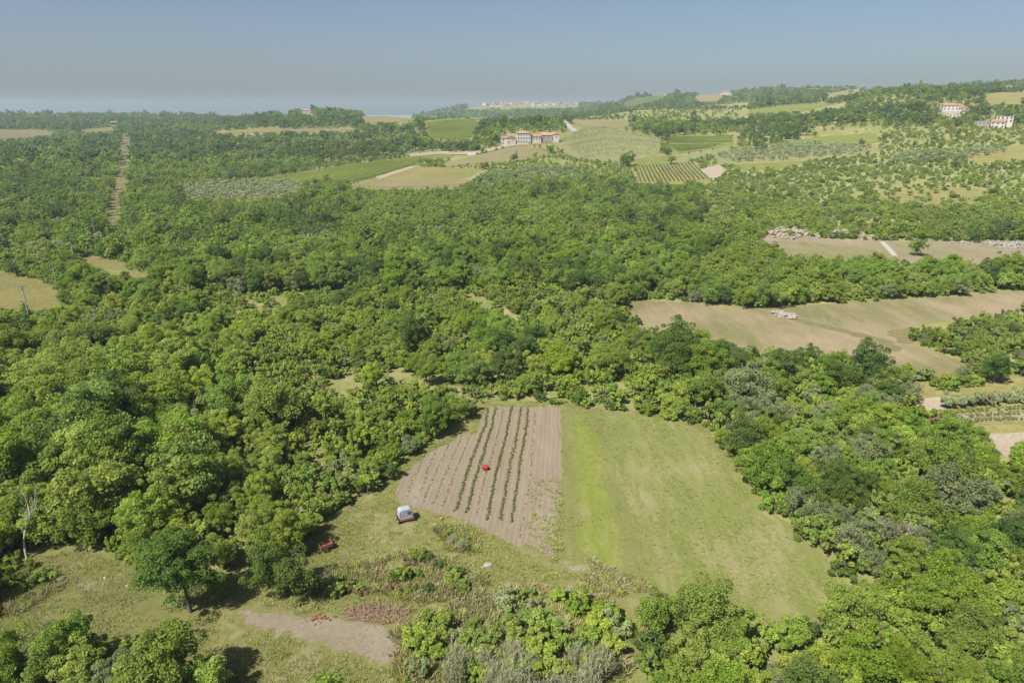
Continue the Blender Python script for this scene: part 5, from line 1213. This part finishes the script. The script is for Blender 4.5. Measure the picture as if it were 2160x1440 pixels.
house('hillside_house', H1, 9, 8, 5.0, 'front', 2.2, 'white_wall', 'roof_pale', 'gabled white wing at the right of the orange-roofed hillside house', .15, ((2, 2),), None, 0, HG, at_xyz=rel(H1, 8.5, 4, 3.4), base=5)
house('hillside_house', H1, 14, 6, 4.2, 'flat', .3, 'pinkish_wall', 'cut_stone', 'flat-roofed pink lower storey below the orange-roofed hillside house', .15, ((5, 1),), 2, 0, HG, at_xyz=rel(H1, -2.5, -5, .6), base=4)
H2 = (2096, 271)
house('hillside_house', H2, 13, 8, 5.2, 'flat', .3, 'white_wall', 'cut_stone', 'grey white flat-roofed block, upper of the two buildings at right', -.1, ((4, 2),), None, 0, HG, at_xyz=rel(H2, 7.5, 12, 4.5), base=8, ww=1.3, wh=1.6)
house('hillside_house', H2, 11, 9, 5.6, 'gable', 2.2, 'white_wall', 'roof_orange', 'lower white house with orange roof and terrace at right', -.1, ((3, 2),), 1, 0, HG, at_xyz=rel(H2, 3, 0, .2), base=5, shut=True)
house('hillside_house', H2, 12, 6, 3.2, 'flat', .3, 'stone_wall', 'cut_stone', 'long pale terrace building left of the lower orange-roofed house', -.1, ((4, 1),), None, 0, HG, at_xyz=rel(H2, -9.5, 3, 2.2), base=5)
house('farmhouse', (240,265), 13, 9, 6.5, 'hip', 2.2, 'pinkish_wall', 'roof_pale', 'lone pink farmhouse before the dark woods at the far left', .2, ((3, 2),), 1)
house('farmhouse', (604,242), 20, 10, 6.5, 'gable', 1.4, 'white_wall', 'roof_pale', 'pale long house at the left foot of the wooded knoll', 0, ((5, 2),), 2)
house('farmhouse', (646,240), 15, 10, 6.0, 'hip', 2.8, 'pinkish_wall', 'roof_pale', 'beige hipped house in the middle of the wooded knoll', 0, ((3, 2),), 1)
house('farmhouse', (676,238), 8, 7, 4, 'gable', 2.0, 'stone_wall', 'roof_pale', 'small pale hut beside the big trees of the knoll', 0, ((2, 1),))
house('farmhouse', (1529,201), 22, 10, 7, 'hip', 3.0, 'pinkish_wall', 'roof_orange', 'pink house with orange roof on the vine-striped far ridge', .1, ((4, 2),), 2)
house('farmhouse', (1424,203), 18, 9, 7, 'gable', 3, 'pinkish_wall', 'roof_tile', 'small red-roofed house left of the pink one on the far ridge', 0, ((3, 2),))
house('farmhouse', (1404,205), 14, 9, 6, 'gable', 3, 'pinkish_wall', 'roof_pale', 'leftmost small house on the far ridge right of the village', 0, ((3, 2),))
house('farmhouse', (2146,184), 18, 10, 8, 'gable', 3, 'white_wall', 'roof_pale', 'white house on the hill crest at the right border', 0, ((3, 2),))
house('farmhouse', (2128,192), 14, 10, 6, 'gable', 3, 'pinkish_wall', 'roof_tile', 'lower pale house on the hill crest at the right border', 0, ((3, 2),))
# the hilltop village
def crest(a, lo=206, hi=240, far=3450):
    """first row of the photo, from the top, where this column meets the village hill"""
    b = lo
    while b < hi and at(a, b)[1] > far: b += .5
    return b
VH = []
for k in range(34):
    a = 1024 + k/33*190 + random.uniform(-3, 3); VH.append((a, crest(a) + (.8, 2.5, 4.5)[k % 3] + random.uniform(-.3, .6)))
for k, (a, b) in enumerate(sorted(VH)):
    w_ = random.uniform(13, 22)
    house('village_house', (a, b), w_, 10, random.uniform(6, 11), random.choice(('gable', 'gable', 'hip', 'front')), 3.0, random.choice(('white_wall', 'pinkish_wall', 'pinkish_wall', 'stone_wall')), random.choice(('roof_tile', 'roof_orange', 'roof_pale')),
          '%s pale house from the left in the hilltop village on the horizon' % ORD[k], random.uniform(-.5, .5), ((2, 2),), None, 0, 'houses of the hilltop village', wh=1.6, ww=1.2)
t = house('village_church', (1092, crest(1092)+1), 9, 16, 11, 'gable', 4, 'stone_wall', 'roof_tile', 'church with a square bell tower in the middle of the hilltop village', .2, ((2, 1),)); t['category'] = 'church'
tw = MB().box(-8.5, -4.6, -2, 2, -2, 22).build('tower', 'stone_wall', t); MB().add([(-8.8,-2.3,22.02),(-4.3,-2.3,22.02),(-4.3,2.3,22.02),(-8.8,2.3,22.02),(-6.55,0,25)], [(0,1,4),(1,2,4),(2,3,4),(3,0,4),(0,3,2,1)]).build('spire', 'roof_tile', tw)
# garden walls and gate on the drive below the villa
def wall(pix0, pix1, h, label):
    a, b = at3(*pix0), at3(*pix1); m = (a+b)/2; L = (b-a).xy.length
    o = MB().box(-L/2, L/2, -.2, .2, -.8, h).build('garden_wall', 'white_wall', None, .02); o.location = m; o.rotation_euler = (0, 0, math.atan2(b.y-a.y, b.x-a.x)); tag(o, label, 'wall')
wall((866,330), (912,325), 1.8, 'long white wall along the left part of the villa drive')
wall((986,328), (1004,326), 2.2, 'short bright wall beside the drive right of the big tree clump')
wall((928,323), (960,321), .9, 'low white wall in front of the big tree clump')

# ------------------------------------------------------------------ single trees on the far slopes
FARTREES = [(128,404,'dark2',1.15,'dark round tree clump left of the cleared strip, left one'), (178,404,'dark2',1.1,'dark round tree left of the cleared strip, middle one'), (192,412,'dark2',.95,'dark round tree nearest the cleared strip'), (72,384,'dark2',1.2,'dark tree farthest left above the slope fields'), (650,398,'dark2',.85,'dark bush at the right tip of the olive grove'), (668,393,'dark2',.9,'second dark bush between grove and strip field'), (690,388,'mid2',.95,'green bush ending the hedge below the long vineyard'), (735,395,'mid2',.8,'bush at the left corner of the strip field'),
            (610,476,'dark2',1.35,'very dark tree at the left of the dark group in the valley forest'), (650,488,'dark2',1.3,'very dark tree in the middle of the dark group in the valley forest'), (690,478,'dark2',1.4,'very dark tree at the right of the dark group in the valley forest'), (1390,500,'dark2',1.3,'dark tree in the forest left of the quarry'), (1330,470,'dark2',1.35,'dark tree in the forest below the striped vineyard'),
            (962,318,'dark2',1.55,'biggest dark tree of the clump by the villa drive'), (948,318,'dark2',1.3,'left tree of the dark clump by the villa drive'), (978,317,'dark2',1.25,'right tree of the dark clump by the villa drive'), (1004,318,'mid2',1.1,'round green tree between dark clump and villa'), (890,349,'mid2',.9,'left half of the dense green clump at the corner of the long vineyard'), (903,350,'dark2',.85,'middle of the dense clump at the corner of the long vineyard'), (916,350,'mid2',.9,'right half of the dense green clump at the corner of the long vineyard'),
            (1022,358,'mid2',1.0,'green tree on the edge of the sloping hayfield'), (1083,342,'dark2',1.0,'dark lone tree in the sloping hayfield below the villa'), (1128,335,'mid2',.75,'small round tree on the hayfield right of the dark lone one'), (1160,325,'dark2',.9,'dark tree below the villa outbuildings'), (1170,330,'mid2',.8,'green tree just right of the dark one below the outbuildings'), (1048,302,'mid2',1.1,'tree at the left of the narrow white villa house'), (1040,304,'dark2',.9,'dark tree left of the villa garden'), (1058,308,'mid2',.7,'small garden tree in front of the villa annex'),
            (1415,348,'mid2',1.2,'round lone tree standing above the striped vineyard'), (1314,352,'mid2',1.5,'tall tree left of the striped vineyard'), (1326,350,'dark2',1.4,'dark tree next to the tall one left of the striped vineyard'), (1638,308,'mid2',1.1,'round tree on the slope right of the twin vineyard'), (1596,315,'dark2',1.2,'dark tree right of the twin vineyard, lower'), (1608,318,'mid2',1.1,'tree touching the lower dark one right of the twin vineyard'), (1815,308,'dark2',.9,'small dark round tree on the hillside vineyard'), (2045,265,'dark2',1.3,'dark tree between the two hillside house groups'), (2040,258,'mid2',1.1,'tree behind the dark one between the hillside houses'),
            (1930,540,'mid2',1.05,'round green tree standing against the quarry floor'), (2052,512,'dark2',.6,'dark round bush on the rim of the quarry'), (2010,355,'dark2',.8,'dark bush on the right-hand slope'), (215,545,'dark2',.8,'dark rounded bush beside the upper slope field'), (690,234,'dark3',2.1,'big dark round tree on the crest of the knoll'), (706,235,'dark3',1.9,'second big dark tree on the crest of the knoll'), (672,234,'dark3',1.4,'left dark tree on the crest of the knoll'), (655,233,'mid3',1.2,'tree behind the hipped house of the knoll')]
for a, b, kd, s_, lab in FARTREES:
    o = bpy.data.objects.new('lone_tree', random.choice(FAR[kd])); COL.objects.link(o); o.location = at3(a, b); o.scale = (s_,)*3; o.rotation_euler = (0, 0, random.uniform(0, 6.28)); tag(o, lab, 'tree', 'single trees on the far slopes')
r = empty('cypress_tree', at3(1125, 272), 0, 1.1); tag(r, 'slim dark cypress behind the villa', 'cypress')
for nm, m in zip(('trunk', 'crown'), KINDS['cypress'][0]):
    c = bpy.data.objects.new(nm, m); COL.objects.link(c); c.parent = r
RT = [(1700,204),(1712,202),(1724,200),(1738,198),(1754,196),(1770,194),(1786,192),(1804,190),(1822,190),(1840,188),(1860,190),(1880,190)]
for k, (a, b) in enumerate(RT):
    o = bpy.data.objects.new('ridge_tree', random.choice(FAR['mid3'] + FAR['dark3'])); COL.objects.link(o); o.location = at3(a, b); o.scale = (random.uniform(.55, .9),)*3; tag(o, '%s small round tree from the left in the line on the right-hand ridge' % ORD[k], 'tree', 'line of trees on the right-hand ridge')

# ------------------------------------------------------------------ haze: even pale air round the whole place
zmin, zmax = float(Hgt.min()) - 1.5, float(Hgt.max()) + 30
o = MB().box(-7060, 7060, -7060, 7060, zmin, max(zmax, 150)).build('haze', None)
m, nt, out = nodes_of('haze_air')
pv = nt.nodes.new('ShaderNodeVolumePrincipled'); pv.inputs['Density'].default_value = HAZE_DENSITY; pv.inputs['Color'].default_value = (.56, .70, .82, 1); pv.inputs['Anisotropy'].default_value = 0.0
nt.links.new(pv.outputs[0], out.inputs['Volume'])
o.data.materials.append(m); tag(o, kind='stuff')
print('objects', len(S.objects))
